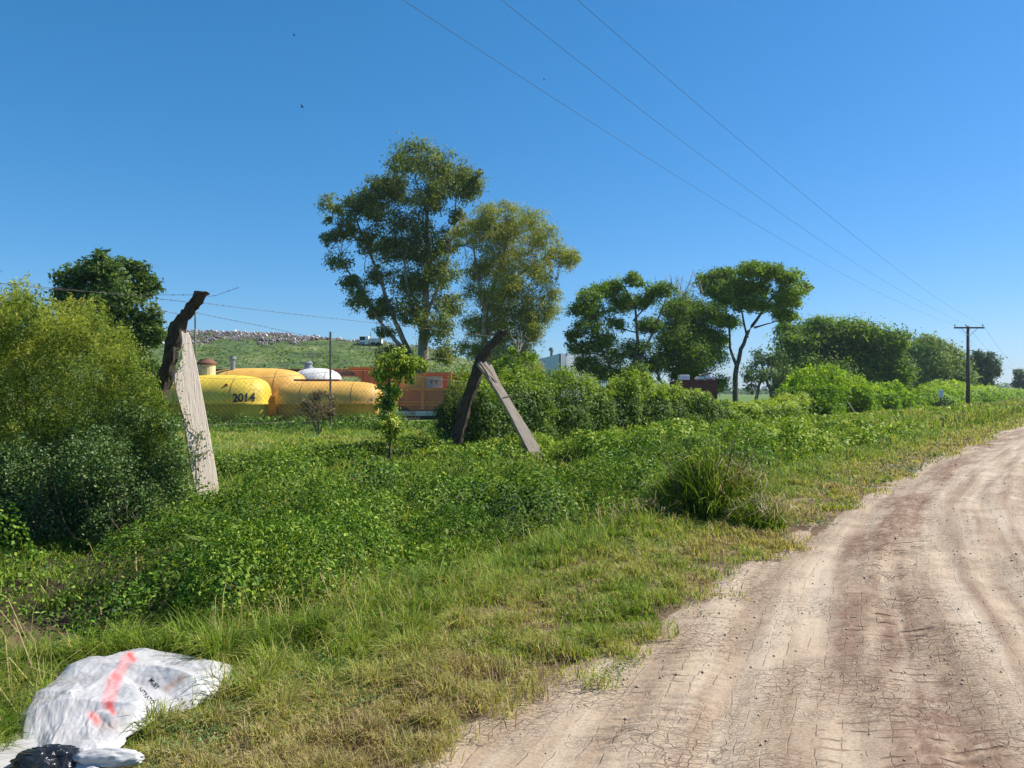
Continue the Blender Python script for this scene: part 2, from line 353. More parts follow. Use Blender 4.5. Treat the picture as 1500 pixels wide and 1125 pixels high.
# cracks come and go in patches
pn = N(nt, 'ShaderNodeTexNoise'); pn.inputs['Scale'].default_value = 1.3; pn.inputs['Detail'].default_value = 4; L.new(uv.outputs[0], pn.inputs['Vector'])
pr = ramp(nt, [(.44, (1, 1, 1)), (.66, (.0, .0, .0))], pn.outputs['Fac'])
mxx = N(nt, 'ShaderNodeMath', operation='MAXIMUM'); L.new(mm.outputs[0], mxx.inputs[0]); L.new(pr.outputs[0], mxx.inputs[1])
def slit(direction, scale, dist, thr, attr_, nsc):
    wv_ = N(nt, 'ShaderNodeTexWave', wave_type='BANDS', bands_direction=direction, wave_profile='SIN'); wv_.inputs['Scale'].default_value = scale; wv_.inputs['Distortion'].default_value = dist; wv_.inputs['Detail'].default_value = 3; wv_.inputs['Detail Scale'].default_value = nsc
    L.new(uv.outputs[0], wv_.inputs['Vector']); r_ = ramp(nt, [(0, (1, 1, 1)), (thr, (0, 0, 0))], wv_.outputs['Fac'])
    n_ = N(nt, 'ShaderNodeTexNoise'); n_.inputs['Scale'].default_value = 7; n_.inputs['Detail'].default_value = 3; L.new(uv.outputs[0], n_.inputs['Vector']); rn = ramp(nt, [(.45, (0, 0, 0)), (.55, (1, 1, 1))], n_.outputs['Fac'])
    m1 = N(nt, 'ShaderNodeMath', operation='MULTIPLY'); L.new(r_.outputs[0], m1.inputs[0]); L.new(rn.outputs[0], m1.inputs[1])
    if attr_:
        aa = N(nt, 'ShaderNodeAttribute', attribute_name=attr_); m2 = N(nt, 'ShaderNodeMath', operation='MULTIPLY'); L.new(m1.outputs[0], m2.inputs[0]); L.new(aa.outputs['Fac'], m2.inputs[1]); m1 = m2
    return m1.outputs[0]
s1 = slit('Y', 2.7, 5, .1, 'lug', 1.2); s2 = slit('X', 3.1, 2.5, .02, None, .6)
s2b = N(nt, 'ShaderNodeMath', operation='MULTIPLY'); s2b.inputs[1].default_value = .35; L.new(s2, s2b.inputs[0])
sm = N(nt, 'ShaderNodeMath', operation='MAXIMUM'); L.new(s1, sm.inputs[0]); L.new(s2b.outputs[0], sm.inputs[1])
si = N(nt, 'ShaderNodeMath', operation='SUBTRACT'); si.inputs[0].default_value = 1; L.new(sm.outputs[0], si.inputs[1])
mn = N(nt, 'ShaderNodeMath', operation='MINIMUM'); L.new(mxx.outputs[0], mn.inputs[0]); L.new(si.outputs[0], mn.inputs[1]); mxx = mn
gr = N(nt, 'ShaderNodeTexNoise'); gr.inputs['Scale'].default_value = 55; gr.inputs['Detail'].default_value = 7; gr.inputs['Roughness'].default_value = .8; L.new(uv.outputs[0], gr.inputs['Vector'])
grr = ramp(nt, [(.33, (.62, .58, .54)), (.5, (.98, .97, .96)), (.68, (1.2, 1.2, 1.2))], gr.outputs['Fac'])
gm = N(nt, 'ShaderNodeMix', data_type='RGBA', blend_type='MULTIPLY'); gm.inputs[0].default_value = 1; L.new(mx.outputs[2], gm.inputs[6]); L.new(grr.outputs[0], gm.inputs[7]); mx = gm
mc = N(nt, 'ShaderNodeMix', data_type='RGBA'); L.new(mxx.outputs[0], mc.inputs[0]); mc.inputs[6].default_value = (.17, .1, .065, 1); L.new(mx.outputs[2], mc.inputs[7])
L.new(mc.outputs[2], b.inputs['Base Color']); b.inputs['Roughness'].default_value = .85; b.inputs['Specular IOR Level'].default_value = .2
ng = N(nt, 'ShaderNodeTexNoise'); ng.inputs['Scale'].default_value = 40; ng.inputs['Detail'].default_value = 6; ng.inputs['Roughness'].default_value = .7; L.new(uv.outputs[0], ng.inputs['Vector'])
bp = N(nt, 'ShaderNodeBump'); bp.inputs['Strength'].default_value = .55; bp.inputs['Distance'].default_value = .012; L.new(ng.outputs['Fac'], bp.inputs['Height'])
bp2 = N(nt, 'ShaderNodeBump'); bp2.inputs['Strength'].default_value = .9; bp2.inputs['Distance'].default_value = .012; L.new(mxx.outputs[0], bp2.inputs['Height']); L.new(bp.outputs[0], bp2.inputs['Normal']); L.new(bp2.outputs[0], b.inputs['Normal'])
tag(mk('dirt_road', np.stack([Xr, S, Zr], 1), Fq, m, smooth=True, attrs={'stain': st, 'lug': lugm}, uv=np.stack([T, sl_], 1)), kind='structure')
# clods and pebbles on the road
n = 2600; ww = RNG.uniform(-.1, 5, n); ss = 2.8 * np.exp(RNG.uniform(0, math.log(6), n))
keep = (fbm(ww * 1.5, ss * .8, seed=71) + RNG.uniform(-.6, .6, n)) > .1; ww, ss = ww[keep], ss[keep]
r = RNG.uniform(.002, .008, len(ww)) * (1 + ss / 12)
cb = np.array([[x, y, z] for x in (-1, 1) for y in (-1, 1) for z in (-1, 1)], float) * .75
oc = np.array([[1, 0, 0], [0, 1, 0], [-1, 0, 0], [0, -1, 0], [0, 0, 1], [0, 0, -1.]]); of = np.array([[0, 1, 4], [1, 2, 4], [2, 3, 4], [3, 0, 4], [1, 0, 5], [2, 1, 5], [3, 2, 5], [0, 3, 5]])
C_ = np.stack([xe(ss) + ww / .8, ss, road_h((xe(ss) + ww / .8 - np.interp(ss, TY, TX)) * .88 + 1.4, ss * 1.25) * 1.35 + .014], 1)
V = (C_[:, None] + oc[None] * r[:, None, None] * RNG.uniform(.6, 1.4, (len(r), 6, 1))).reshape(-1, 3)
M['clod'] = solid('mud_clod', (.5, .38, .27), (.34, .25, .17), 5, .95)
tag(mk('mud_clods', V, (np.arange(len(r))[:, None, None] * 6 + of).reshape(-1, 3), M['clod']), 'small clods and pebbles scattered over the dirt road', 'pebbles', kind='stuff')

# ------------------------------------------------------------------ grass on the near verge
def tarp_free(x, y):   # nothing grows through the sack
    inx = (x > np.interp(y, [2.6, 3.5, 4.0, 4.4, 4.6], [-2.1, -2.25, -2.4, -2.42, -2.2])) & (x < np.interp(y, [2.6, 3.3, 3.6, 3.85, 4.1, 4.5], [-1.5, -1.78, -1.76, -1.66, -1.6, -1.8])) & (y < 4.55)
    return ~inx
def pit(x, y): return np.maximum(np.exp(-(((x + 3.9) / .6) ** 2 + ((y - 6.3) / .6) ** 2)), .9 * np.exp(-(((x + 3.35) / .45) ** 2 + ((y - 5.3) / .7) ** 2)))
def old_pit(x, y): return np.exp(-(((x + 3.75) / .75) ** 2 + ((y - 5.6) / .8) ** 2))
def sample(n, d0, d1, fn, a0=-42, a1=42):
    x, y, d = polar(n, d0, d1, a0, a1); v = vv(x, y); k = fn(x, y, v, d); return x[k], y[k], v[k], d[k]
U = lambda a: RNG.uniform(0, 1, len(a))
def verge_ok(x, y, v, d):
    edge = v + np.interp(y, [3.3, 4.5, 6, 7.5, 9, 12], [0, .1, .25, .1, -.12, .25]) + .5 * fbm(x * .9, y * .9, seed=11, oct=4) + .22 * fbm(x * 4, y * 4, seed=12, oct=2)
    dens = sstep(.02, .4, edge) * (1 - sstep(3.2, 4.2, v - 1.5 * (y < 5.2)))
    dens = dens * (.25 + .75 * sstep(-.35, .1, fbm(x * 1.6, y * 1.6, seed=13, oct=3) + .4 * sstep(.5, 1.3, v)))
    dens = dens * (.25 + .75 * sstep(-.25, .2, fbm(x * 9, y * 9, seed=17, oct=2)))
    return (U(x) < dens) & tarp_free(x, y) & (U(x) > pit(x, y) * 1.4)
x, y, v, d = sample(1500000, 2.7, 70, verge_ok)
g = ground_h(x, y); g = np.where(v < .95, np.maximum(g, .022) + .008, g)
lush = sstep(.6, 2.0, v + .6 * fbm(x * .7, y * .7, seed=14))
h = (.035 + .045 * U(x) + lush * (.07 + .1 * U(x)) * (.7 + .6 * fbm(x * 1.1, y * 1.1, seed=15))) * (1 + d * .012)
clump = sstep(-.4, .5, fbm(x * 6, y * 6, seed=19, oct=2)); h = np.clip(h * (.45 + 1.1 * clump), .02, .4)
tint = .46 + .34 * (1 - lush) * sstep(-.3, .3, fbm(x * 1.3, y * 1.3, seed=16) + .15) + RNG.normal(0, .12, len(x)) - .1 * lush * U(x) + .14 * fbm(x * 4, y * 4, seed=20, oct=2)
dead = U(x) < (.38 * (1 - lush) * sstep(-.5, .3, fbm(x * 2.2, y * 2.2, seed=26, oct=3)) + .04); tint = np.where(dead, RNG.uniform(.78, 1, len(x)), tint)
V, Fq = blades(np.stack([x, y, g - .01], 1), h, np.maximum(.0032, .0011 * d) * RNG.uniform(.7, 1.4, len(x)), RNG.uniform(.15, 1.3, len(x)))
tag(mk('verge_grass', V, Fq, M['grass'], tint=np.repeat(np.clip(tint, .02, .98), 6)), 'short mown grass, green fading to straw, beside the dirt road', 'grass', kind='stuff')
print('verge', len(x))
# small broad leaves among the short grass
x, y, v, d = sample(300000, 2.7, 25, lambda x, y, v, d: (v > -.1) & (v < 2.6) & tarp_free(x, y) & (U(x) < sstep(.05, .4, fbm(x * 1.4, y * 1.4, seed=18, oct=3))))
V, Fq = leaves(np.stack([x, y, ground_h(x, y) + RNG.uniform(.01, .07, len(x))], 1), np.maximum(.016, .003 * d) * RNG.uniform(.6, 1.4, len(x)), .55, .8)
tag(mk('verge_weeds', V, Fq, M['dark_leaf'], tint=np.repeat(RNG.uniform(.2, .95, len(x)), 4)), 'low dark broad-leaved weeds mixed into the short verge grass', 'weeds', kind='stuff')

# ------------------------------------------------------------------ ditch weeds
def canopy(x, y):
    v = vv(x, y)
    x = np.asarray(x, float); y = np.asarray(y, float)
    mound = np.zeros_like(x)
    for cs, sd, amp in ((1.3, 201, 1.3), (.6, 231, .6)):
        xw = x + .22 * cs * vn(x * 2.3, y * 2.3, seed=sd + 7); yw = y + .22 * cs * vn(x * 2.3 + 9, y * 2.3, seed=sd + 8)
        ix, iy = np.floor(xw / cs), np.floor(yw / cs)
        for dx in (-1, 0, 1):
            for dy in (-1, 0, 1):
                jx, jy = ix + dx, iy + dy
                px_ = (jx + .15 + .7 * _hash(jx, jy, jx * 0, sd)) * cs; py_ = (jy + .15 + .7 * _hash(jx, jy, jx * 0, sd + 1)) * cs
                R_ = cs * (.42 + .32 * _hash(jx, jy, jx * 0, sd + 2)); H_ = amp * (.4 + .6 * _hash(jx, jy, jx * 0, sd + 3))
                mound = np.maximum(mound, H_ * np.sqrt(np.clip(1 - ((xw - px_) ** 2 + (yw - py_) ** 2) / R_ ** 2, 0, 1)))
    hh = .05 + mound + .05 * fbm(x * 5, y * 5, seed=22, oct=2)
    far = (1 - .5 * sstep(6.2, 8.2, v) * (1 - .3 * sstep(20, 30, y))) * (1 - .88 * np.exp(-(((x - .9) / 1.1) ** 2 + ((y - 17.0) / 2.4) ** 2) ** 1.5)) 
    left = 1 - .85 * np.exp(-(((x + 5.2) / 1.6) ** 2 + ((y - 8.7) / 1.1) ** 2) ** 2)
    return hh * sstep(1.5, 3.0, v - .6 * (y < 5)) * (1 - .45 * sstep(20, 32, y)) * far * left
def weeds_ok(x, y, v, d):
    e = v + .7 * fbm(x * .5, y * .5, seed=23, oct=3)
    side = sstep(2.1, 2.7, e - .7 * (y < 5.2)) * (1 - .85 * sstep(5.8 + 22 * sstep(17, 24, y), 6.8 + 22 * sstep(17, 24, y), e))
    patch = .12 + .88 * sstep(-.35, -.05, fbm(x * .6, y * .6, seed=24, oct=2))
    patch = patch * (.06 + .94 * sstep(.25, .6, canopy(x, y)) + .9 * sstep(8, 18, y))
    return (U(x) < side * patch) & (U(x) > pit(x, y) * 1.6) & tarp_free(x, y) & (v < 10.8)
x, y, v, d = sample(1350000, 3.6, 80, weeds_ok)
cz = canopy(x, y); z = ground_h(x, y) + cz * U(x) ** .22 + .02
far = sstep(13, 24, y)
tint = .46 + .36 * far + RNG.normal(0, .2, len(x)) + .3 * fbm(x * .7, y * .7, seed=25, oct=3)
ge = .04; cxp = canopy(x + ge, y) + ground_h(x + ge, y); cyp = canopy(x, y + ge) + ground_h(x, y + ge); c00 = cz + ground_h(x, y)
nbv = norm(np.stack([-(cxp - c00) / ge, -(cyp - c00) / ge, np.ones(len(x))], 1))
sp2 = fbm(x * .9, y * .9, seed=59, oct=3) + RNG.normal(0, .12, len(x)) > .08; od = np.concatenate([np.where(~sp2)[0], np.where(sp2)[0]]); n1_ = int((~sp2).sum())
x, y, z, d, tint, nbv = x[od], y[od], z[od], d[od], tint[od], nbv[od]; tint[n1_:] += .1; pz = np.stack([x, y, z], 1); sz_ = np.maximum(.034, .004 * d) * RNG.uniform(.5, 1.45, len(x)) * (1 + .35 * fbm(x * 1.5, y * 1.5, seed=60))
Va, Fa = leaves(pz[:n1_], sz_[:n1_], .7, .1, fold=.25, nb=nbv[:n1_]); Vb, Fb = leaves(pz[n1_:], sz_[n1_:] * 1.25, .3, .0, -.5, nb=nbv[n1_:], nbw=.8)
V = np.concatenate([Va, Vb]); Fq = np.concatenate([Fa, Fb + len(Va)])
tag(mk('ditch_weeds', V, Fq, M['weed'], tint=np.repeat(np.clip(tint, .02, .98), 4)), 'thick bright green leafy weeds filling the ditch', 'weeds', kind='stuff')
print('weeds', len(x))

# tall arching grass between ditch and fence, and mixed into the ditch
def tall_ok(x, y, v, d):
    e = v + .8 * fbm(x * .5, y * .5, seed=27, oct=3)
    pr = .16 + .84 * sstep(6.2, 7.6, e)
    pr = np.where(y < 9, np.maximum(pr, .9 * sstep(.0, .35, fbm(x * .7, y * .7, seed=28, oct=2))), pr)
    pr = pr * sstep(2.2, 3.0, v - .6 * (y < 5)) * (1 - sstep(12.5, 15, v) * .6) 
    return (U(x) < pr) & (U(x) > pit(x, y) * 1.6) & tarp_free(x, y) & (v < 26)
x, y, v, d = sample(62000, 4.2, 75, tall_ok)
K = 13; n = len(x)
hT = (.16 + .18 * U(x)) * (1 - .7 * np.exp(-(((x - .9) / 1.1) ** 2 + ((y - 17.0) / 2.4) ** 2) ** 1.5)) * (1 - .8 * np.exp(-(((x + 5.2) / 1.6) ** 2 + ((y - 8.7) / 1.1) ** 2) ** 2)) * (1 + .3 * fbm(x * .7, y * .7, seed=29)) * (.75 + .35 * sstep(5, 8, v)) * (1 - .35 * sstep(11.5, 14, v))
bx = np.repeat(x, K) + RNG.normal(0, .05, n * K) * np.repeat(1 + d * .04, K); by = np.repeat(y, K) + RNG.normal(0, .05, n * K) * np.repeat(1 + d * .04, K)
bz = ground_h(bx, by) + np.repeat(canopy(x, y) * .35 * (v < 8), K)
tt = np.repeat(.44 + .22 * fbm(x * .6, y * .6, seed=30) + RNG.normal(0, .07, n) + .1 * sstep(12, 14, v), K) + RNG.normal(0, .06, n * K)
dd_ = RNG.uniform(0, 1, n * K) < .05; tt = np.where(dd_, RNG.uniform(.72, .9, n * K), tt)
V, Fq = blades(np.stack([bx, by, bz - .02], 1), np.repeat(hT, K) * RNG.uniform(.6, 1.3, n * K), np.maximum(.005, .0011 * np.repeat(d, K)) * RNG.uniform(.7, 1.3, n * K), RNG.uniform(.2, 1.5, n * K))
tag(mk('tall_grass', V, Fq, M['grass'], tint=np.repeat(np.clip(tt, .02, .98), 6)), 'long arching green grass between the ditch and the fence', 'grass', kind='stuff')
print('tall', n * K)

n = 30000; x = RNG.uniform(-24, -1.5, n); y = RNG.uniform(31, 37.3, n) + .5 * (x > -7); Hy = .1 + .5 * sstep(-.2, .4, fbm(x * .7, y * .7, seed=57, oct=3)) * sstep(31, 35, y)
V, Fq = leaves(np.stack([x, y, Hy * U(x) ** .5], 1), RNG.uniform(.07, .17, n), .5, .5)
tag(mk('yard_weeds', V, Fq, M['weed'], tint=np.repeat(np.clip(RNG.normal(.5, .2, n) + .2 * fbm(x * .5, y * .5, seed=58), .02, .98), 4)), 'tall mid green weeds in front of the yellow tanks in the yard', 'weeds', kind='stuff')
n = 60000; x, y, v, d = sample(n, 3.4, 40, lambda x, y, v, d: (v > .9) & (v < 11) & tarp_free(x, y) & (pit(x, y) < .3) & (U(x) < .1 + .9 * sstep(.1, .4, fbm(x * .8, y * .8, seed=55, oct=2))) & (U(x) < .28))
zb = ground_h(x, y) + canopy(x, y) * .5 * (v < 6.5)
V, Fq = blades(np.stack([x, y, zb], 1), RNG.uniform(.15, .5, len(x)) * sstep(.5, 2.5, v), np.maximum(.003, .0009 * d) * RNG.uniform(.8, 1.5, len(x)), RNG.uniform(.1, 1.4, len(x)))
tag(mk('dead_stems', V, Fq, M['grass'], tint=np.repeat(RNG.uniform(.66, .93, len(x)), 6)), 'thin straw coloured dead stems scattered through the verge', 'dead stems', kind='stuff')
x, y, v, d = sample(70000, 3.6, 30, lambda x, y, v, d: (v > 1.9) & (v < 7) & tarp_free(x, y) & (U(x) < sstep(.1, .3, fbm(x * 1.1, y * 1.1, seed=56, oct=2))) & (U(x) < .3))
V, Fq = leaves(np.stack([x, y, ground_h(x, y) + canopy(x, y) * RNG.uniform(.8, 1.1, len(x)) + .03], 1), RNG.uniform(.05, .1, len(x)), .45, .8, .3)
tag(mk('broad_weeds', V, Fq, M['plume'], tint=np.repeat(RNG.uniform(.15, .6, len(x)), 4)), 'larger pointed leaves standing out among the ditch weeds', 'weeds', kind='stuff')
# rust brown weeds along the road further on
x, y, v, d = sample(240000, 26, 170, lambda x, y, v, d: (v > .5) & (v < 7.5) & (U(x) < sstep(30, 42, y) * sstep(-.3, .2, fbm(x * .15, y * .15, seed=51))), 15, 42)
hB = (.35 + .4 * U(x)) * sstep(.6, 2.2, v) * (.6 + .6 * sstep(-.4, .3, fbm(x * .3, y * .3, seed=52)))
tb = np.clip(.62 + .3 * fbm(x * .25, y * .25, seed=53) + RNG.normal(0, .24, len(x)), .05, .99)
V, Fq = blades(np.stack([x, y, ground_h(x, y)], 1), hB, .0016 * d * RNG.uniform(.7, 1.4, len(x)), RNG.uniform(.1, .9, len(x)))
tag(mk('rusty_weeds', V, Fq, M['grass'], tint=np.repeat(tb, 6)), 'rust brown and olive seeding weeds along the far road edge', 'weeds', kind='stuff')

# ------------------------------------------------------------------ shrubs and trees
def rand_ball(n, rng=RNG, lo=0.0):
    d = norm(rng.normal(size=(n, 3))); r = (lo + (1 - lo) * rng.uniform(0, 1, n)) ** (1 / 2.2 if lo == 0 else 1)
    return d * r[:, None]

def tree(name, label, cat, base, Y, trunks, blobs, nleaf, lsize, lmat, bmat='bark', gap=.5, depth=.7, group=None, aspect=.5, upb=.5, droop=.3, cl=26, spread=.30, tb=0.5, seed=1, flat=.85, twigs=True, gz=None, barelimb=None, tw=.012, bs=1.0):
    """trunks: list of ([(px,py),...], r0, r1); blobs: (px,py,r_px[,depth offset])"""
    rng = np.random.default_rng(seed)
    gx = (base - CX) / F * Y; z0 = float(ground_h(gx, Y)) if gz is None else gz
    root = empty(name, (gx, Y, z0), label, cat, group)
    k = Y / F
    mb = MB(); nodes = []
    for pts, r0, r1 in trunks:
        q = [P(px, py, Y) for px, py in pts]
        if pts is trunks[0][0] or abs(q[0][2] - z0) < 1.2: q[0][2] = z0 - .15
        off = rng.normal(0, .25) 
        q = [p + np.array([0, off * i * .5, 0]) for i, p in enumerate(q)]
        # resample smooth
        R = []; 
        for i in range(len(q) - 1):
            for s in np.linspace(0, 1, 5)[:-1]: R.append(q[i] * (1 - s) + q[i + 1] * s + rng.normal(0, r0 * .12, 3) * (0 if (i == 0 and s == 0) else 1))
        R.append(q[-1]); R = np.array(R)
        rad = np.linspace(r0, r1, len(R)); rad[0] *= 1.25
        mb.tube(R, rad, 8); 
        for p_, r_ in zip(R, rad): nodes.append((p_, r_))
    NP = np.array([n_[0] for n_ in nodes]); NR = np.array([n_[1] for n_ in nodes])
    LP = []; LT = []; LN = []
    wsum = sum(b_[2] ** 2.2 for b_ in blobs)
    for b_ in blobs:
        px, py, r = b_[:3]; r = r * bs; rw = r * k
        dy = (b_[3] if len(b_) > 3 else rng.uniform(-1, 1) * depth * rw * 1.3)
        c = P(px, py, Y) + np.array([0, dy, 0])
        # limb
        dist = np.linalg.norm((NP - c) * np.array([1, 1, 1.1]), axis=1) + 2.0 * np.maximum(0, NP[:, 2] - c[2] + .3 * rw)
        i = int(np.argmin(dist)); a = NP[i]; ra = min(NR[i] * .6, .02 + .03 * rw + .012 * np.linalg.norm(c - a))
        mid = (a + c) / 2 + np.array([0, 0, -.08 * np.linalg.norm(c - a)]) + rng.normal(0, .06, 3) * rw
        mb.tube([a, (a + mid) / 2, mid, (mid + c) / 2, c], [ra, ra * .85, ra * .7, ra * .55, ra * .35], 5)
        n = int(nleaf * r ** 2.2 / wsum); nc = max(4, n // cl)
        cc = rand_ball(nc, rng) ; rr_ = np.linalg.norm(cc, axis=1, keepdims=True); cc = cc / (rr_ + 1e-6) * (.25 + .8 * rr_)
        cc[:, 2] *= flat; cc[:, 1] *= depth * 1.3
        cc = c + cc * rw * (1 + .15 * rng.normal(size=(nc, 1)))
        keepc = fbm(cc[:, 0] / rw * 1.3, cc[:, 2] / rw * 1.3, cc[:, 1] / rw * 1.3, oct=2, seed=seed) > (gap - .75)
        cc = cc[keepc]; nc = len(cc)
        if nc == 0: continue
        if twigs:
            for q_ in cc[:: max(1, nc // 14)]:
                mb.tube([c, (c + q_) / 2 + np.array([0, 0, -.05 * rw]), q_], [ra * .35 + tw * .5, tw + ra * .1, tw * .5], 3, cap=False)
        off_ = rng.normal(size=(nc * cl, 3)); LN.append(norm(off_ * .8 + norm(np.repeat(cc - c, cl, 0)) * .9))
        pp = np.repeat(cc, cl, 0) + off_ * np.array([1, 1, .7]) * rw * spread * np.repeat(rng.uniform(.5, 1.25, nc), cl)[:, None]
        LP.append(pp); LT.append(np.clip(tb + np.repeat(rng.normal(0, .14, nc), cl) + rng.normal(0, .12, nc * cl), .02, .98))
    mb.build('trunk', M[bmat], root, smooth=True)
    LP = np.concatenate(LP); LT = np.concatenate(LT); LN = np.concatenate(LN)
    keep = LP[:, 2] > z0 + .05; LP, LT, LN = LP[keep], LT[keep], LN[keep]
    V, Fq = leaves(LP, lsize * rng.uniform(.5, 1.45, len(LP)), aspect, upb * .4, droop, rng=rng, nb=LN, nbw=1.3)
    mk('crown', V, Fq, M[lmat], root, tint=np.repeat(LT, 4))
    if barelimb:
        b2 = MB()
        for (p0, n_, len_) in barelimb:
            a = P(p0[0], p0[1], Y)
            for j in range(n_):
                dirv = norm(np.array([rng.normal(0, .6), rng.normal(0, .4), rng.uniform(.4, 1.3)]))
                q = [a]; 
                for s in range(5): q.append(q[-1] + dirv * len_ / 5 + rng.normal(0, len_ * .04, 3))
                b2.tube(q, np.linspace(.03, .008, 6) * (Y / 45), 4, cap=False)
                for s in (2, 3, 4):
                    e = q[s] + norm(dirv + rng.normal(0, .7, 3)) * len_ * .3
                    b2.tube([q[s], e], [.013 * Y / 45, .006 * Y / 45], 3, cap=False)
        b2.build('bare_branches', M['pale_twig'], root)
    return root

# big eucalyptus
tree('eucalyptus_tree', 'tallest dark green tree in the middle, several pale forking trunks', 'tree', 618, 62,
     [([(618, 548), (620, 500), (622, 440), (625, 370), (622, 300)], .5, .1), ([(612, 548), (590, 495), (570, 450), (545, 380), (520, 320)], .26, .07),
      ([(608, 548), (585, 505), (555, 470), (525, 425), (500, 380)], .2, .06), ([(622, 500), (600, 440), (590, 370), (585, 310)], .16, .05), ([(625, 460), (650, 400), (665, 340), (668, 290)], .15, .05)],
     [(608, 245, 34), (645, 240, 34), (680, 265, 28), (588, 275, 30), (640, 285, 34), (560, 275, 22), (537, 290, 26), (515, 305, 20), (487, 300, 20), (510, 335, 22), (482, 350, 13), (560, 320, 26), (600, 320, 32),
      (540, 350, 24), (575, 365, 28), (618, 360, 34), (655, 350, 24), (500, 385, 20), (515, 415, 20), (555, 400, 24), (600, 410, 30), (645, 400, 30), (530, 440, 22), (560, 450, 22), (600, 455, 26), (655, 440, 26),
      (640, 480, 28), (565, 485, 16), (655, 520, 20), (690, 270, 18), (700, 262, 10), (575, 235, 14), (670, 318, 16), (570, 525, 24), (545, 455, 12), (590, 525, 20), (480, 325, 9), (497, 345, 12)],
     140000, .2, 't_euc', 'bark_pale', bs=.92, gap=.58, depth=.9, aspect=.5, seed=3, tb=.45, droop=.7, spread=.2, cl=26, barelimb=[((500, 375), 4, 1.5), ((535, 400), 3, 1.6), ((484, 365), 3, 1.0)])
tree('olive_green_tree', 'rounded olive and yellow green tree right of the tallest tree', 'tree', 705, 56,
     [([(705, 560), (708, 500), (712, 450), (730, 400), (745, 350)], .26, .06), ([(712, 460), (700, 410), (692, 350)], .13, .05), ([(715, 450), (750, 410), (790, 380), (820, 375)], .14, .04), ([(708, 500), (735, 460), (770, 440)], .12, .04)],
     [(690, 335, 16), (712, 325, 20), (742, 320, 22), (715, 350, 24), (775, 335, 24), (750, 355, 28), (800, 350, 20), (785, 375, 26), (820, 375, 20), (835, 378, 12), (720, 385, 20), (750, 395, 28), (790, 405, 22),
      (700, 430, 20), (730, 430, 28), (765, 440, 28), (795, 455, 20), (700, 470, 22), (735, 475, 26), (770, 485, 22), (785, 480, 16), (720, 515, 26), (760, 525, 26), (740, 300, 10), (690, 510, 18), (775, 545, 18), (728, 550, 22), (700, 395, 18), (745, 425, 24), (775, 465, 22), (705, 450, 20), (750, 495, 22), (805, 430, 14), (680, 360, 14), (668, 335, 12)],
     160000, .19, 't_olive', 'bark_pale', bs=1.14, gap=.78, depth=1.1, aspect=.28, seed=5, tb=.6, droop=1.1, spread=.19, cl=18, upb=.3, barelimb=[((815, 410), 4, 1.6), ((690, 330), 3, 1.3), ((775, 500), 6, 1.5)])
tree('dark_round_tree', 'dark glossy tree at the far left behind the yellow green bush', 'tree', 165, 30,
     [([(168, 620), (165, 540), (155, 460), (150, 400)], .2, .05), ([(166, 540), (190, 470), (205, 420)], .12, .04), ([(166, 540), (130, 470), (110, 420)], .12, .04)],
     [(150, 388, 22), (120, 400, 24), (95, 405, 20), (85, 425, 18), (180, 400, 22), (208, 400, 18), (218, 425, 18), (150, 425, 34), (110, 440, 28), (190, 440, 32), (215, 460, 22), (150, 470, 34), (185, 485, 34), (222, 490, 20), (120, 485, 30), (205, 530, 28), (160, 525, 34), (225, 545, 16), (152, 372, 12), (195, 388, 10)],
     46000, .15, 't_dark', 'bark', gap=.68, seed=7, depth=.9, aspect=.5, tb=.55, spread=.2, droop=.1, cl=24)
tree('feathery_tree', 'dark feathery tree with open branches left of the maroon container', 'tree', 925, 60,
     [([(935, 585), (925, 545), (935, 500), (930, 450), (915, 420)], .2, .05), ([(905, 585), (900, 550), (880, 510), (870, 450)], .16, .05), ([(930, 540), (955, 490), (975, 440)], .12, .04), ([(928, 470), (955, 440)], .08, .03)],
     [(900, 418, 16), (925, 408, 13), (885, 425, 18), (862, 438, 20), (850, 455, 18), (880, 455, 24), (915, 440, 22), (840, 490, 12), (860, 480, 20), (960, 425, 18), (978, 428, 16), (945, 440, 18), (850, 510, 16), (880, 500, 24), (905, 520, 24), (860, 535, 22),
      (935, 510, 22), (890, 545, 24), (955, 475, 18), (935, 415, 10), (925, 545, 20), (960, 530, 22), (945, 555, 18), (838, 500, 10), (905, 475, 16)],
     76000, .19, 't_mid', 'bark', gap=.64, seed=11, depth=1.0, tb=.36, aspect=.45, spread=.22, cl=24, flat=.6, droop=0)
tree('bushy_tree', 'dense dark tree with pale twisted branches behind the maroon container', 'tree', 1000, 63,
     [([(990, 588), (995, 540), (1010, 490), (1000, 450)], .2, .05), ([(985, 588), (965, 550), (950, 530)], .1, .04), ([(1000, 540), (1030, 500)], .1, .04)],
     [(1010, 445, 20), (985, 455, 20), (1035, 460, 20), (1000, 475, 26), (1030, 490, 28), (985, 500, 26), (1010, 520, 26), (1045, 520, 22), (975, 525, 18), (1020, 545, 20), (1048, 490, 16), (990, 545, 16), (1050, 560, 16), (1000, 555, 16)],
     58000, .2, 't_mid', 'bark_pale', gap=.5, seed=12, depth=1.0, tb=.38, aspect=.4, spread=.3, cl=22, flat=.75, barelimb=[((985, 450), 7, 2.6), ((1005, 440), 5, 2.4), ((965, 560), 5, 2.2), ((1030, 430), 4, 2.0)])
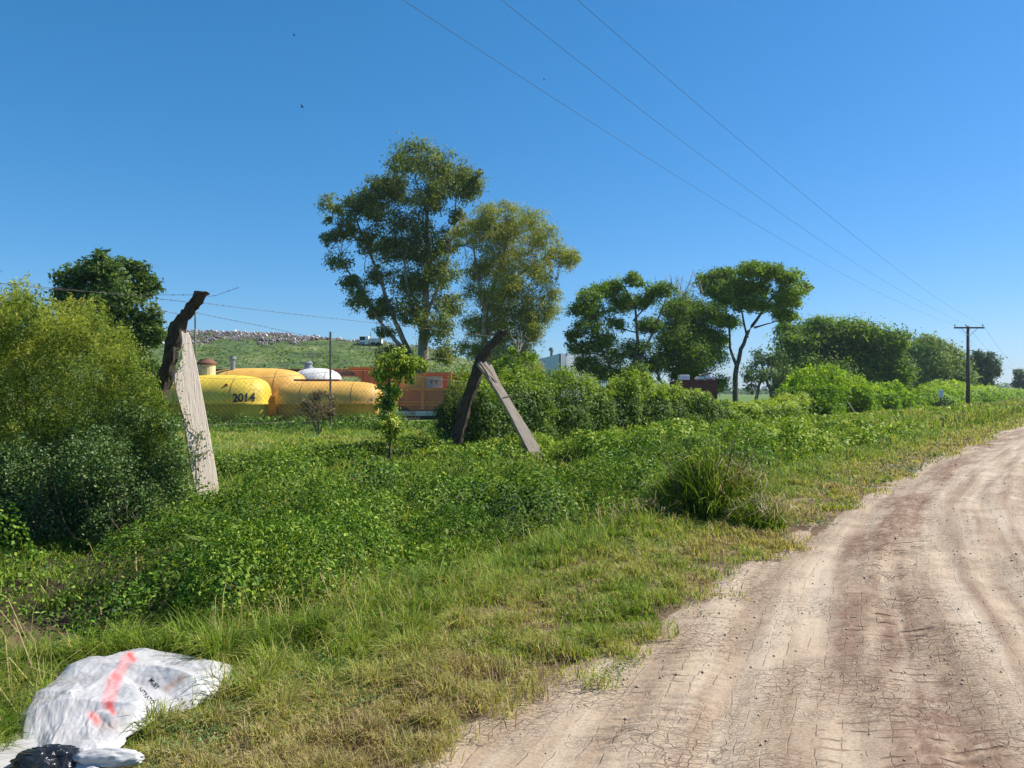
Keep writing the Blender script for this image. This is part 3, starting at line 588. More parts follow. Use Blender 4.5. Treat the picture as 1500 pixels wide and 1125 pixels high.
tree('umbrella_tree', 'tall umbrella shaped tree with one dark forked trunk', 'tree', 1077, 65,
     [([(1077, 590), (1078, 550), (1085, 520), (1100, 485), (1125, 450), (1140, 430)], .27, .06), ([(1080, 540), (1070, 510), (1068, 470), (1060, 440)], .14, .05), ([(1095, 495), (1085, 450), (1080, 420)], .1, .04), ([(1105, 480), (1140, 470)], .08, .03)],
     [(1040, 408, 16), (1062, 402, 18), (1090, 400, 18), (1118, 402, 18), (1145, 412, 18), (1168, 424, 14), (1180, 425, 8), (1050, 425, 18), (1080, 420, 22), (1110, 422, 22), (1140, 435, 20), (1165, 440, 14), (1060, 445, 18), (1095, 445, 20), (1125, 448, 16), (1150, 460, 14), (1075, 470, 16), (1160, 465, 10), (1055, 470, 14), (1030, 418, 9), (1125, 395, 9), (1060, 500, 14)],
     60000, .2, 't_mid', 'bark', gap=.58, seed=13, depth=1.2, tb=.46, aspect=.5, spread=.22, cl=24, flat=.6, barelimb=[((1060, 440), 5, 2.0)])
tree('field_tree', 'small grey green tree in the field under the big dome trees', 'tree', 1125, 85,
     [([(1132, 590), (1128, 570), (1120, 545)], .3, .1), ([(1105, 590), (1112, 565), (1118, 545)], .22, .1), ([(1128, 575), (1150, 550)], .15, .06)],
     [(1110, 540, 16), (1130, 535, 18), (1150, 545, 16), (1095, 550, 13), (1120, 555, 16), (1145, 562, 14), (1100, 565, 10), (1138, 520, 13), (1118, 518, 12)],
     10000, .26, 't_far', 'bark', gap=.7, seed=14, tb=.35, spread=.3)
tree('broad_dark_tree', 'widest dark dome shaped tree left of the power pole', 'tree', 1220, 92,
     [([(1215, 590), (1215, 555), (1220, 520)], .5, .15), ([(1200, 590), (1185, 550)], .3, .1), ([(1245, 590), (1255, 545)], .3, .1)],
     [(1165, 500, 22), (1190, 487, 22), (1215, 485, 22), (1245, 485, 22), (1270, 492, 20), (1295, 500, 18), (1310, 507, 10), (1160, 530, 24), (1190, 520, 30), (1225, 515, 32), (1260, 520, 30), (1290, 525, 22), (1170, 560, 22), (1200, 555, 28), (1240, 555, 30), (1275, 555, 26), (1305, 545, 18), (1150, 560, 14), (1200, 475, 12), (1265, 478, 12), (1155, 480, 12), (1300, 560, 16)],
     76000, .32, 't_mid', 'bark', bs=1.12, gap=.35, seed=15, depth=1.0, tb=.4, spread=.3, flat=.7, cl=24)
tree('smooth_dome_tree', 'lighter green smooth domed tree just left of the power pole', 'tree', 1355, 120,
     [([(1355, 588), (1355, 560), (1350, 535)], .5, .15), ([(1340, 588), (1335, 550)], .3, .1), ([(1372, 588), (1380, 555)], .3, .1)],
     [(1325, 515, 16), (1345, 510, 16), (1365, 512, 16), (1385, 520, 16), (1400, 535, 14), (1320, 535, 18), (1345, 530, 22), (1372, 535, 20), (1395, 552, 16), (1330, 555, 20), (1360, 555, 22), (1385, 565, 16), (1310, 550, 12)],
     52000, .42, 't_far', 'bark', bs=1.2, gap=.3, seed=16, depth=1.0, tb=.75, spread=.3, flat=.7)
tree('lone_far_tree', 'dark rounded tree just right of the near power pole', 'tree', 1436, 150,
     [([(1432, 588), (1433, 560), (1436, 540)], .45, .15), ([(1440, 588), (1445, 555)], .3, .1)],
     [(1430, 525, 12), (1445, 528, 12), (1456, 540, 10), (1420, 535, 12), (1437, 540, 16), (1452, 552, 12), (1425, 552, 13), (1440, 560, 13), (1418, 558, 9), (1460, 545, 7), (1433, 518, 6)],
     12000, .4, 't_far', 'bark', gap=.35, seed=17, tb=.2, spread=.3)
tree('slim_far_tree', 'small slim tree beside the far power pole', 'tree', 1493, 190,
     [([(1493, 586), (1493, 565), (1494, 550)], .3, .1)],
     [(1490, 552, 8), (1498, 550, 8), (1486, 562, 6), (1500, 563, 8), (1494, 545, 6), (1508, 556, 8)],
     4000, .45, 't_far', 'bark', gap=.5, seed=18, tb=.2, spread=.3, twigs=False)
# a far wooded line
xs_ = []; 
n = 26000; a = RNG.uniform(-60, 60, n); Yd = 620 + RNG.uniform(0, 60, n); Xd = Yd * np.tan(np.radians(a))
hh = 3.5 + 5 * sstep(-.4, .6, fbm(Xd * .02, Xd * 0 + 1, seed=61)) + 2 * vn(Xd * .12, Xd * 0, seed=62)
V, Fq = leaves(np.stack([Xd, Yd, np.clip(hh, 1, 20) * U(Xd) ** .6], 1), RNG.uniform(1.6, 3.2, n), .8, .6)
tag(mk('distant_woods', V, Fq, M['t_far'], tint=np.repeat(RNG.uniform(.1, .5, n), 4)), 'low dark line of woods along the horizon', 'woods', kind='stuff')

# ------------------------------------------------------------------ hedges on the fence line
FD = np.array([.6, .8, 0.]); FNORM = np.array([.8, -.6, 0.]); FB = np.array([-1.58, 21.0, 0.])
def fpt(t): return FB + FD * t
def hedge(name, label, cat, t0, t1, prof, wid, n, lsize, lmat, seed, tb=.45, group=None, lump=.55, off=0.0, cave=None, stems=True):
    """prof: [(t,height)] along the fence line"""
    rng = np.random.default_rng(seed)
    tt = rng.uniform(t0, t1, n); H = np.interp(tt, [p[0] for p in prof], [p[1] for p in prof])
    endt = np.clip(np.minimum(tt - t0, t1 - tt) / (wid * .6), .03, 1) ** .4
    ang = rng.uniform(0, np.pi, n)
    rad = np.where(rng.uniform(0, 1, n) < .72, rng.uniform(.84, 1.03, n), rng.uniform(.3, .9, n))
    ca, sa = np.cos(ang), np.sin(ang)
    cs = np.sign(ca) * np.abs(ca) ** .6
    lm = 1 + lump * .7 * fbm(tt * 1.0, ang * 2.6, seed=seed, oct=4)
    wv_ = wid * cs * rad * lm * endt; zz = H * (np.abs(sa) ** .7) * rad ** .6 * lm * (.35 + .65 * endt)
    low = rng.uniform(0, 1, n) < .3; zz = np.where(low, zz * rng.uniform(0, 1, n), zz)
    p = FB + FD * tt[:, None] + FNORM * (wv_ + off)[:, None]
    g = ground_h(p[:, 0], p[:, 1]); p[:, 2] = g + np.clip(zz, .02, 9)
    mid = fpt((t0 + t1) / 2); root = empty(name, (mid[0], mid[1], float(ground_h(mid[0], mid[1]))), label, cat, group)
    nb_ = norm(FNORM * (np.cos(ang) + .5 * fbm(tt * 3, zz * 3, seed=seed + 3, oct=2))[:, None] + FD * (.9 * fbm(tt * 2.4, zz * 2.4, seed=seed + 4, oct=2))[:, None] + np.array([0, 0, 1.]) * np.sin(ang)[:, None])
    if cave:
        ch = fbm(p[:, 0] * .9, p[:, 2] * .9, p[:, 1] * .9, seed=seed + 9)
        nb_ = None
        dd = ((tt - cave[0]) / cave[1]) ** 2 + ((p[:, 2] - g) / cave[2]) ** 2; kk = ~((dd < 1 + .5 * ch) & (wv_ > -.35 * wid)); p = p[kk]; n = len(p); nb_ = norm(rng.normal(size=(n, 3)))
    tint = np.clip(tb + rng.normal(0, .15, n) + .15 * fbm(p[:, 0], p[:, 1], p[:, 2], seed=seed + 1) + .22 * sstep(.72, 1.0, (p[:, 2] - np.asarray(g)[:1].mean()) / H.mean()), .02, .98)  # tops get yellower young leaves, which also paints the sunlit top into the colour
    V, Fq = leaves(p, lsize * rng.uniform(.5, 1.45, n), .55, .1, .4, rng=rng, nb=nb_, nbw=1.5)
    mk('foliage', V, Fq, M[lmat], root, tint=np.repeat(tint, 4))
    if stems:
        mb = MB()
        for i in range(int((t1 - t0) * 5)):
            t_ = rng.uniform(t0 + .2, t1 - .2); h_ = np.interp(t_, [q[0] for q in prof], [q[1] for q in prof]) * .8
            a_ = fpt(t_) + FNORM * rng.normal(off, .2); a_[2] = ground_h(a_[0], a_[1]) - .05
            e_ = a_ + np.array([rng.normal(0, .25), rng.normal(0, .25), h_])
            mb.tube([a_, (a_ + e_) / 2 + rng.normal(0, .08, 3), e_], [.03, .02, .008], 4, cap=False)
        mb.build('stems', M['twig'], root)
    return root

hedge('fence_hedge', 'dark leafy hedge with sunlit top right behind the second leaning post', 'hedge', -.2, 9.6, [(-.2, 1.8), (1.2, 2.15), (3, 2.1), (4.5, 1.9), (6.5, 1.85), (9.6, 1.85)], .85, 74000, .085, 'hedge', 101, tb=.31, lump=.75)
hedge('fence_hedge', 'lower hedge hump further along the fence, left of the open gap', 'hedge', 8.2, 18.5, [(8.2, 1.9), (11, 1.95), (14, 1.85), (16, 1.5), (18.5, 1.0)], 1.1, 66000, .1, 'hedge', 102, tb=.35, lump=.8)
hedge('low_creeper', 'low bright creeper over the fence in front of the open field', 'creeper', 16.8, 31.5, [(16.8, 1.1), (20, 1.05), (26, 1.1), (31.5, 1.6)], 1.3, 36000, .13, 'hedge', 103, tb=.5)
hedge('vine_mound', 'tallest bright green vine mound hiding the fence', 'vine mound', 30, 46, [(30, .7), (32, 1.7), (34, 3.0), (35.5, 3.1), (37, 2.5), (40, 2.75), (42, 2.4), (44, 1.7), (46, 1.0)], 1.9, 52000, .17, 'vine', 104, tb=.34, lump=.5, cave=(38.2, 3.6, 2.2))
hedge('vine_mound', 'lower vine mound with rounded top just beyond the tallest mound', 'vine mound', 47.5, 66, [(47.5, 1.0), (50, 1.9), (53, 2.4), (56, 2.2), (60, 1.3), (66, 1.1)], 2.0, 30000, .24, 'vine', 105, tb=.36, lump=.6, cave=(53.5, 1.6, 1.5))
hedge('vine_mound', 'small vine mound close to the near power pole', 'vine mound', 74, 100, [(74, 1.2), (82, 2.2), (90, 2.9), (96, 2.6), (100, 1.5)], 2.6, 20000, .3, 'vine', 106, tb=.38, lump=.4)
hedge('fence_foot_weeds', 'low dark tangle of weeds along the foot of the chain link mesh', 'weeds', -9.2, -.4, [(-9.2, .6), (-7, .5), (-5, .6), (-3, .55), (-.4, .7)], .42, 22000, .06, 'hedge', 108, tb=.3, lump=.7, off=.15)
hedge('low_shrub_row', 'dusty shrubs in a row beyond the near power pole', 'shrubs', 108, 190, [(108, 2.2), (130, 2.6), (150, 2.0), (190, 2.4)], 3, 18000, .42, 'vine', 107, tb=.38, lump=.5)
tree('fence_vine', 'leafy vine clump climbing the wire between the two leaning posts', 'vine', 575, 18.0,
     [([(572, 655), (570, 600), (568, 560), (575, 530)], .03, .015), ([(570, 600), (590, 550)], .02, .01)],
     [(565, 530, 14), (585, 525, 14), (605, 530, 14), (562, 548, 13), (580, 548, 14), (600, 548, 12), (566, 570, 14), (562, 590, 14), (572, 605, 13), (578, 575, 11), (565, 620, 15), (580, 625, 11), (618, 535, 8), (575, 640, 14)],
     7500, .075, 'hedge', 'twig', gap=.4, seed=21, tb=.6, depth=.9, spread=.3, gz=-.12)
tree('twiggy_shrub', 'dry brown twiggy shrub in front of the yellow tanks', 'shrub', 468, 30,
     [([(468, 625), (465, 600), (460, 580)], .03, .012), ([(467, 615), (480, 590)], .03, .01), ([(467, 615), (450, 590)], .03, .01)],
     [(460, 580, 12), (475, 578, 11), (450, 595, 12), (470, 598, 14), (485, 598, 10), (460, 610, 14), (480, 610, 10)],
     3200, .09, 'dry', 'twig', gap=.7, seed=22, tb=.35, spread=.3, gz=-.05)
tree('yellow_shrub', 'fine yellow green shrub with bare stems above the hedge', 'shrub', 770, 27,
     [([(765, 640), (762, 580), (755, 520)], .04, .012), ([(765, 600), (778, 540), (782, 510)], .03, .01), ([(765, 600), (745, 540)], .03, .01)],
     [(745, 535, 16), (765, 530, 14), (780, 545, 15), (735, 550, 14), (760, 552, 18), (795, 558, 12), (750, 515, 9), (783, 520, 9), (725, 545, 10)],
     7000, .085, 'vine', 'twig', gap=.62, seed=23, tb=.45, spread=.3, gz=-.05, barelimb=[((760, 520), 5, .9), ((750, 530), 4, .9)])

# reed clump in the ditch
rng = np.random.default_rng(33)
def reed(name, label, px, py, Y, R_, H_, nb, dark, seed):
    rng = np.random.default_rng(seed); c = P(px, py, Y); c[2] = float(ground_h(c[0], Y))
    root = empty(name, c, label, 'reeds')
    a = rng.uniform(0, 2 * np.pi, nb); r = R_ * np.sqrt(rng.uniform(0, 1, nb))
    p = np.stack([c[0] + r * np.cos(a), Y + r * np.sin(a), np.zeros(nb)], 1); p[:, 2] = ground_h(p[:, 0], p[:, 1]) - .03
    hh = H_ * (1 - .5 * (r / R_) ** 2) * rng.uniform(.25, 1.05, nb)
    lay = rng.uniform(0, 1, nb); 
    V, Fq = blades(p, hh, rng.uniform(.008, .02, nb), rng.uniform(.05, 1.0, nb) * (.4 + r / R_), rng=rng, dirn=a + rng.normal(0, 1.3, nb))
    mk('blades', V, Fq, M['grass'], root, tint=np.repeat(np.clip(rng.normal(.38, .15, nb), .02, .8), 6))
    nd = nb // 5
    p2 = np.stack([c[0] + R_ * .9 * rng.normal(.35, .5, nd), Y + R_ * rng.normal(-.1, .5, nd), np.zeros(nd)], 1); p2[:, 2] = ground_h(p2[:, 0], p2[:, 1]) + rng.uniform(.05, H_ * .65, nd)
    V, Fq = blades(p2, rng.uniform(.08, .24, nd), rng.uniform(.007, .015, nd), rng.uniform(.6, 2.4, nd), rng=rng)
    mk('dry_blades', V, Fq, M['dry'], root, tint=np.repeat(rng.uniform(.5, 1, nd), 6))
    mb = MB()
    for i in range(dark // 3):
        aa = rng.uniform(0, 6.28); r0 = R_ * .7 * math.sqrt(rng.uniform(0, 1)); b_ = np.array([c[0] + r0 * math.cos(aa), Y + r0 * math.sin(aa), 0]); b_[2] = float(ground_h(b_[0], b_[1]))
        tp = b_ + np.array([rng.normal(0, .25) * H_, rng.normal(0, .2) * H_, H_ * rng.uniform(.7, 1.05)])
        mb.tube([b_, (b_ + tp) / 2 + rng.normal(0, .03, 3), tp], [.006, .005, .002], 3, cap=False)
    mb.build('stems', M['twig'], root)
    nl = dark * 22; cc = rand_ball(nl // 12, rng) * [R_ * .95, R_ * .9, H_ * .42] + [c[0], Y, c[2] + H_ * .42]
    lp = np.repeat(cc, 12, 0) + rng.normal(0, .05, (len(cc) * 12, 3)); lp = lp[lp[:, 2] > ground_h(lp[:, 0], lp[:, 1])]
    V, Fq = leaves(lp, rng.uniform(.03, .075, len(lp)), .25, .3, .2, rng=rng)
    mk('leaves', V, Fq, M['t_mid'], root, tint=np.repeat(rng.uniform(.2, .95, len(lp)), 4))
reed('reed_clump', 'tallest dark reed clump, right beside the road edge', 1035, 775, 9.6, .42, 1.1, 2000, 260, 34)
reed('reed_clump', 'brown topped reed clump at the right of the tallest dark one', 1082, 770, 9.9, .36, .85, 1600, 120, 35)
reed('reed_clump', 'reed clump with arching pale tips nearest to the road', 1108, 792, 8.9, .3, .5, 1100, 10, 36)
reed('reed_clump', 'low dark reed clump left of the tallest one', 985, 775, 9.7, .42, .75, 1300, 120, 37)
reed('reed_clump', 'small bright green reed tuft at the left end of the clumps', 925, 780, 9.3, .4, .5, 500, 16, 38)

# ------------------------------------------------------------------ big bush at the left
rng = np.random.default_rng(41)
c0 = P(90, 600, 11.2)
root = empty('plume_bush', (c0[0], 11.2, float(ground_h(c0[0], 11.2))), 'tall feathery yellow green bush filling the left edge', 'bush')
LP = []; LT = []; mb = MB()
for i in range(3000):
    px = rng.uniform(-170, 245); Yb = rng.uniform(10.0, 13.0)
    top = np.interp(px, [-170, -60, 0, 25, 60, 100, 125, 150, 185, 215, 245], [415, 430, 452, 440, 458, 470, 462, 484, 505, 565, 625]) + 14 * vn(np.array([px * .045]), np.array([Yb * .9]), seed=45)[0] + 6
    low = 700
    top = top + 16 * vn(np.array([px * .16]), np.array([Yb * 1.7]), seed=47)[0] - (34 * rng.uniform(0, 1) ** 1.6 if i < 230 else 0)
    if i > 400 and fbm(np.array([px * .022]), np.array([(i * 7919 % 1000) * .0]), seed=48, oct=1)[0] < -2: continue
    py = top + (low - top) * (rng.uniform(0, 1) ** 1.1 if i > 260 else rng.uniform(0, .05))
    if i > 260 and fbm(np.array([px * .028]), np.array([py * .022]), np.array([Yb * 1.4 + .01]), seed=49, oct=2)[0] < -.16: continue
    c = P(px, py, Yb); ln = rng.uniform(.22, .5) * (1.0 if i > 260 else 1.1)
    dirv = norm(np.array([rng.normal(0, .45), rng.normal(-.1, .4), rng.uniform(.5, 1.2)])) if i > 260 else norm(np.array([rng.normal(0, .16), rng.normal(0, .16), 1.]))
    n = 84; q = rng.uniform(0, 1, n); wd = (.015 + .075 * (1 - q))
    p_ = c + dirv * (ln * (q - .6))[:, None] + rng.normal(size=(n, 3)) * wd[:, None]
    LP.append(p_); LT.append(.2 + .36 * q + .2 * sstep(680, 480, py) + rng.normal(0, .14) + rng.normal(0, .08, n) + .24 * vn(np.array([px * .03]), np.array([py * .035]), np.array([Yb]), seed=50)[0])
    if i % 9 == 0 and py > 520:
        a_ = c - dirv * ln * .7; mb.tube([a_ - [0, 0, .25], a_, c + dirv * ln * .3], [.006, .004, .0015], 3, cap=False)
LP = np.concatenate(LP); LT = np.clip(np.concatenate(LT), .02, .98)
V, Fq = leaves(LP, rng.uniform(.03, .07, len(LP)), .3, .2, -.6, rng=rng)
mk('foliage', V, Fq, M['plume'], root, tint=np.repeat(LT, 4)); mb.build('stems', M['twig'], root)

root = empty('round_leaf_shrub', (*P(170, 720, 9.8)[:2], -.3), 'low dark shrub with small round glossy leaves at the first plank brace', 'shrub')
LP = []
blob = [(150, 630, 34), (190, 610, 26), (110, 655, 34), (255, 670, 26), (268, 715, 20), (245, 625, 18), (20, 778, 42), (90, 778, 42), (150, 772, 38), (212, 766, 28), (-50, 785, 45), (-60, 690, 60), (-10, 700, 60), (40, 690, 55), (90, 690, 60), (140, 680, 60), (185, 660, 48), (215, 690, 48), (170, 720, 60), (110, 735, 55), (50, 745, 50), (235, 650, 28), (245, 700, 32), (255, 730, 22), (205, 740, 40), (0, 750, 50), (225, 620, 16), (-80, 750, 60)]
for px, py, r in blob:
    Yb = rng.uniform(9.4, 10.4) + (.5 if py < 670 else 0); rw = r * Yb / F; n = int(3600 * (r / 50) ** 2)
    nc = n // 9; q = rand_ball(nc, rng, .35) * np.array([1, .9, .95]) * rw + P(px, py, Yb)
    LP.append(np.repeat(q, 9, 0) + rng.normal(0, .035, (nc * 9, 3)))
LP = np.concatenate(LP); LP = LP[LP[:, 2] > ground_h(LP[:, 0], LP[:, 1])]
V, Fq = leaves(LP, rng.uniform(.022, .045, len(LP)), .7, .35, 0, rng=rng)
mk('foliage', V, Fq, M['dark_leaf'], root, tint=np.repeat(np.clip(rng.normal(.5, .22, len(LP)), .02, .99), 4))
mb = MB()
for i in range(160):
    px = rng.uniform(-60, 250); Yb = rng.uniform(9.3, 10.3); a_ = P(px, 760, Yb); a_[2] = float(ground_h(a_[0], a_[1])); e_ = a_ + np.array([rng.normal(0, .25), rng.normal(0, .2), rng.uniform(.4, 1.1)])
    mb.tube([a_, (a_ + e_) / 2 + rng.normal(0, .05, 3), e_], [.009, .006, .003], 3, cap=False)
mb.build('stems', M['twig'], root)

# ------------------------------------------------------------------ leaning posts, braces and wire
def woodmat(name, c1, c2, c3, axis_scale=(14, 14, 1.2)):
    m, nt, b = newmat(name); L = nt.links
    tc = N(nt, 'ShaderNodeTexCoord'); mp = N(nt, 'ShaderNodeMapping'); mp.inputs['Scale'].default_value = axis_scale; L.new(tc.outputs['Object'], mp.inputs[0])
    no = N(nt, 'ShaderNodeTexNoise'); no.inputs['Scale'].default_value = 2.2; no.inputs['Detail'].default_value = 9; no.inputs['Roughness'].default_value = .7; no.inputs['Distortion'].default_value = .6
    L.new(mp.outputs[0], no.inputs['Vector'])
    r = ramp(nt, [(.3, c3), (.45, c2), (.62, c1)], no.outputs['Fac']); L.new(r.outputs[0], b.inputs['Base Color']); b.inputs['Roughness'].default_value = .9; b.inputs['Specular IOR Level'].default_value = .2
    bp = N(nt, 'ShaderNodeBump'); bp.inputs['Strength'].default_value = .8; bp.inputs['Distance'].default_value = .02; L.new(no.outputs['Fac'], bp.inputs['Height']); L.new(bp.outputs[0], b.inputs['Normal'])
    return m
M['grey_wood'] = woodmat('weathered_wood', (.7, .58, .46), (.62, .5, .39), (.38, .28, .2))
M['grey_wood2'] = woodmat('rough_weathered_wood', (.42, .34, .27), (.33, .26, .2), (.15, .11, .08))
M['old_wood'] = woodmat('dark_old_wood', (.13, .095, .07), (.075, .053, .04), (.03, .022, .017))

def beam_obj(name, pts, wA, wB, axA, axB, mat, label, cat, tilt, jit=.017, seed=1):
    """square-section beam along pts in a frame whose local Z runs along the beam"""
    rng = np.random.default_rng(seed); pts = np.array(pts); R = []; K = []
    seg = 10
    for i in range(len(pts) - 1):
        for s in np.linspace(0, 1, seg + 1)[: (None if i == len(pts) - 2 else -1)]: R.append(pts[i] * (1 - s) + pts[i + 1] * s); K.append(i + s)
    R = np.array(R); K = np.array(K) / (len(pts) - 1); V = []
    prof = [(-1, -1), (-.3, -1.04), (.3, -1.03), (1, -1), (1.04, -.3), (1.03, .3), (1, 1), (.3, 1.03), (-.3, 1.04), (-1, 1), (-1.04, .3), (-1.03, -.3)]
    n = len(prof)
    for p, k in zip(R, K):
        wa = np.interp(k, np.linspace(0, 1, len(wA)), wA) / 2; wb = np.interp(k, np.linspace(0, 1, len(wB)), wB) / 2
        for (a, b_) in prof: V.append(p + axA * a * wa + axB * b_ * wb + rng.normal(0, jit, 3))
    m = len(R)
    Fs = [(i * n + k, i * n + (k + 1) % n, (i + 1) * n + (k + 1) % n, (i + 1) * n + k) for i in range(m - 1) for k in range(n)] + [tuple(range(n - 1, -1, -1)), tuple((m - 1) * n + k for k in range(n))]
    V = np.array(V)
    o = mk(name, V, Fs, mat, smooth=False); tag(o, label, cat)
    reorient(o, pts[0], tilt)
    return o
def reorient(o, origin, zaxis, xaxis=None):
    z = norm(np.array(zaxis, float)); x = np.array(xaxis if xaxis is not None else (1., 0, 0)); x = norm(x - z * np.dot(x, z)); y_ = np.cross(z, x)
    Mx = Matrix(((x[0], y_[0], z[0], origin[0]), (x[1], y_[1], z[1], origin[1]), (x[2], y_[2], z[2], origin[2]), (0, 0, 0, 1)))
    o.data.transform(Mx.inverted()); o.matrix_world = Mx

ax1 = norm(np.array([.93, -.37, 0])); ax2 = norm(np.array([.37, .93, 0]))
e1 = P(262, 474, 13.35); t1_ = P(296, 428, 13.1)
b1 = P(222, 655, 13.8); b1[2] = -.3
beam_obj('fence_post', [P(221, 650, 13.8) - np.array([.12, 0, .25]), P(240, 560, 13.6), e1, t1_], [.27, .25, .22, .16], [.14, .15, .15, .15], ax1, ax2, M['old_wood'], 'left leaning dark wooden post with bent top, partly sunk in the bush', 'fence post', P(250, 500, 13.5) - P(222, 640, 13.8), seed=3)
beam_obj('fence_post', [P(664, 668, 20.6) - np.array([.05, 0, .1]), P(682, 595, 20.3), P(706, 522, 20.0), P(738, 484, 19.7)], [.3, .3, .26, .2], [.16, .16, .16, .17], ax1, ax2, M['old_wood'], 'right leaning dark wooden post with crooked top, beside the hedge', 'fence post', P(700, 530, 20) - P(664, 660, 20.6), seed=4)

def plank(name, outline, foot, Yf, a, b, th, mat, label, seed):
    """flat board whose broad face lies in the plane Y = c + a x + b z"""
    p0 = P(foot[0], foot[1], Yf); c = p0[1] - a * p0[0] - b * p0[2]
    def hit(px, py):
        ax_, bz_ = (px - CX) / F, (HY - py) / F; Y = (c + EYE * b) / (1 - a * ax_ - b * bz_); return np.array([ax_ * Y, Y, EYE + bz_ * Y])
    q = [hit(*o_) for o_ in outline]; nrm = norm(np.array([a, -1., b]))
    n = len(q); V = q + [p - nrm * th for p in q]
    Fs = [tuple(range(n)), tuple(range(2 * n - 1, n - 1, -1))] + [(i, n + i, n + (i + 1) % n, (i + 1) % n) for i in range(n)]
    o = mk(name, np.array(V), Fs, mat); tag(o, label, 'plank brace')
    import bmesh
    bm = bmesh.new(); bm.from_mesh(o.data); bmesh.ops.recalc_face_normals(bm, faces=bm.faces); bm.to_mesh(o.data); bm.free()
    up = norm(q[0] - q[n // 2]); reorient(o, q[n // 2], up, np.cross(nrm, up))
    bv = o.modifiers.new('bevel', 'BEVEL'); bv.width = .008; bv.segments = 2; bv.limit_method = 'ANGLE'
    return o, hit, nrm
o1, hit1, nr1 = plank('wooden_brace', [(265, 484), (271, 488), (276, 486), (279, 494), (284, 515), (291, 548), (299, 590), (309, 645), (317, 690), (325, 745), (291, 748), (285, 712), (277, 668), (268, 612), (258, 572), (254, 549), (259, 545), (258, 541), (264, 537), (262, 532), (267, 526), (265, 512), (267, 500)],
                      (305, 735), 12.0, .5, .45, .11, M['grey_wood'], 'pale weathered plank propping the left post, splintered at its top', 1)
o2, hit2, nr2 = plank('wooden_brace', [(700, 531), (704, 529), (707, 533), (712, 529), (716, 535), (720, 533), (727, 548), (734, 562), (755, 597), (780, 637), (812, 692), (793, 698), (770, 652), (747, 607), (728, 573), (712, 549)],
                      (803, 688), 18.9, .4, .6, .12, M['grey_wood2'], 'brown grey plank propping the right post, split at its top', 2)
# splinters raised on the second board
mb = MB()
for (a_, b_, r_) in (((703, 531), (722, 562), .03), ((709, 533), (728, 560), .025), ((699, 533), (713, 553), .02)):
    p0, p1 = hit2(*a_) + nr2 * .03, hit2(*b_) + nr2 * .012; mb.tube([p0, (p0 + p1) / 2 + nr2 * .03, p1], [r_, r_ * .9, r_ * .3], 5)
sp = mb.build('splinter', M['grey_wood2']); sp.parent = o2; sp.matrix_parent_inverse = o2.matrix_world.inverted()
mb = MB(); mb.tube([hit2(736, 583) + nr2 * .012, hit2(756, 578) + nr2 * .02], .008, 5)
mb.build('wire_band', solid('rusty_wire', (.2, .12, .08), rough=.7, metal=.5), None); wb = bpy.data.objects['wire_band']; wb.parent = o2; wb.matrix_parent_inverse = o2.matrix_world.inverted()
# dark nail holes in first board
hd = solid('hole_dark', (.012, .01, .008), rough=1)
for px, py, r_ in ((291, 668, .018), (290, 687, .02), (297, 714, .022), (300, 700, .012)):
    p0 = hit1(px, py); mb = MB(); mb.tube([p0 - nr1 * .01, p0 + nr1 * .003], r_, 8)
    nh = mb.build('nail_hole', hd); nh.parent = o1; nh.matrix_parent_inverse = o1.matrix_world.inverted()
# creeper on the first board
rng = np.random.default_rng(51); mb = MB(); LP = []
for pth in ([(283, 745), (279, 700), (276, 660), (268, 615), (258, 575), (262, 540), (270, 505)], [(288, 745), (293, 700), (288, 660), (297, 632)], [(277, 665), (290, 668), (308, 660)], [(268, 600), (280, 628), (296, 640)]):
    q = [hit1(px + rng.normal(0, 1.5), py) + nr1 * .025 for px, py in pth]; mb.tube(q, .005, 4, cap=False)
    for i in range(len(q) - 1):
        s = rng.uniform(0, 1, 34); LP.append(q[i] + (q[i + 1] - q[i]) * s[:, None] + rng.normal(0, .045, (34, 3)) + nr1 * .03)
root = empty('creeper', hit1(290, 745), 'thin dark creeper climbing the left edge of the pale plank', 'creeper')
LP = np.concatenate(LP); V, Fq = leaves(LP, rng.uniform(.03, .05, len(LP)), .6, .3, rng=rng)
mk('leaves', V, Fq, M['dark_leaf'], root, tint=np.repeat(rng.uniform(.3, .9, len(LP)), 4)); mb.build('stem', M['twig'], root)

M['wire'] = solid('galvanised_wire', (.2, .17, .15), (.1, .08, .07), 20, .6, .6)
M['wire_lt'] = solid('aluminium_cable', (.07, .08, .1), (.05, .06, .08), 20, .7)
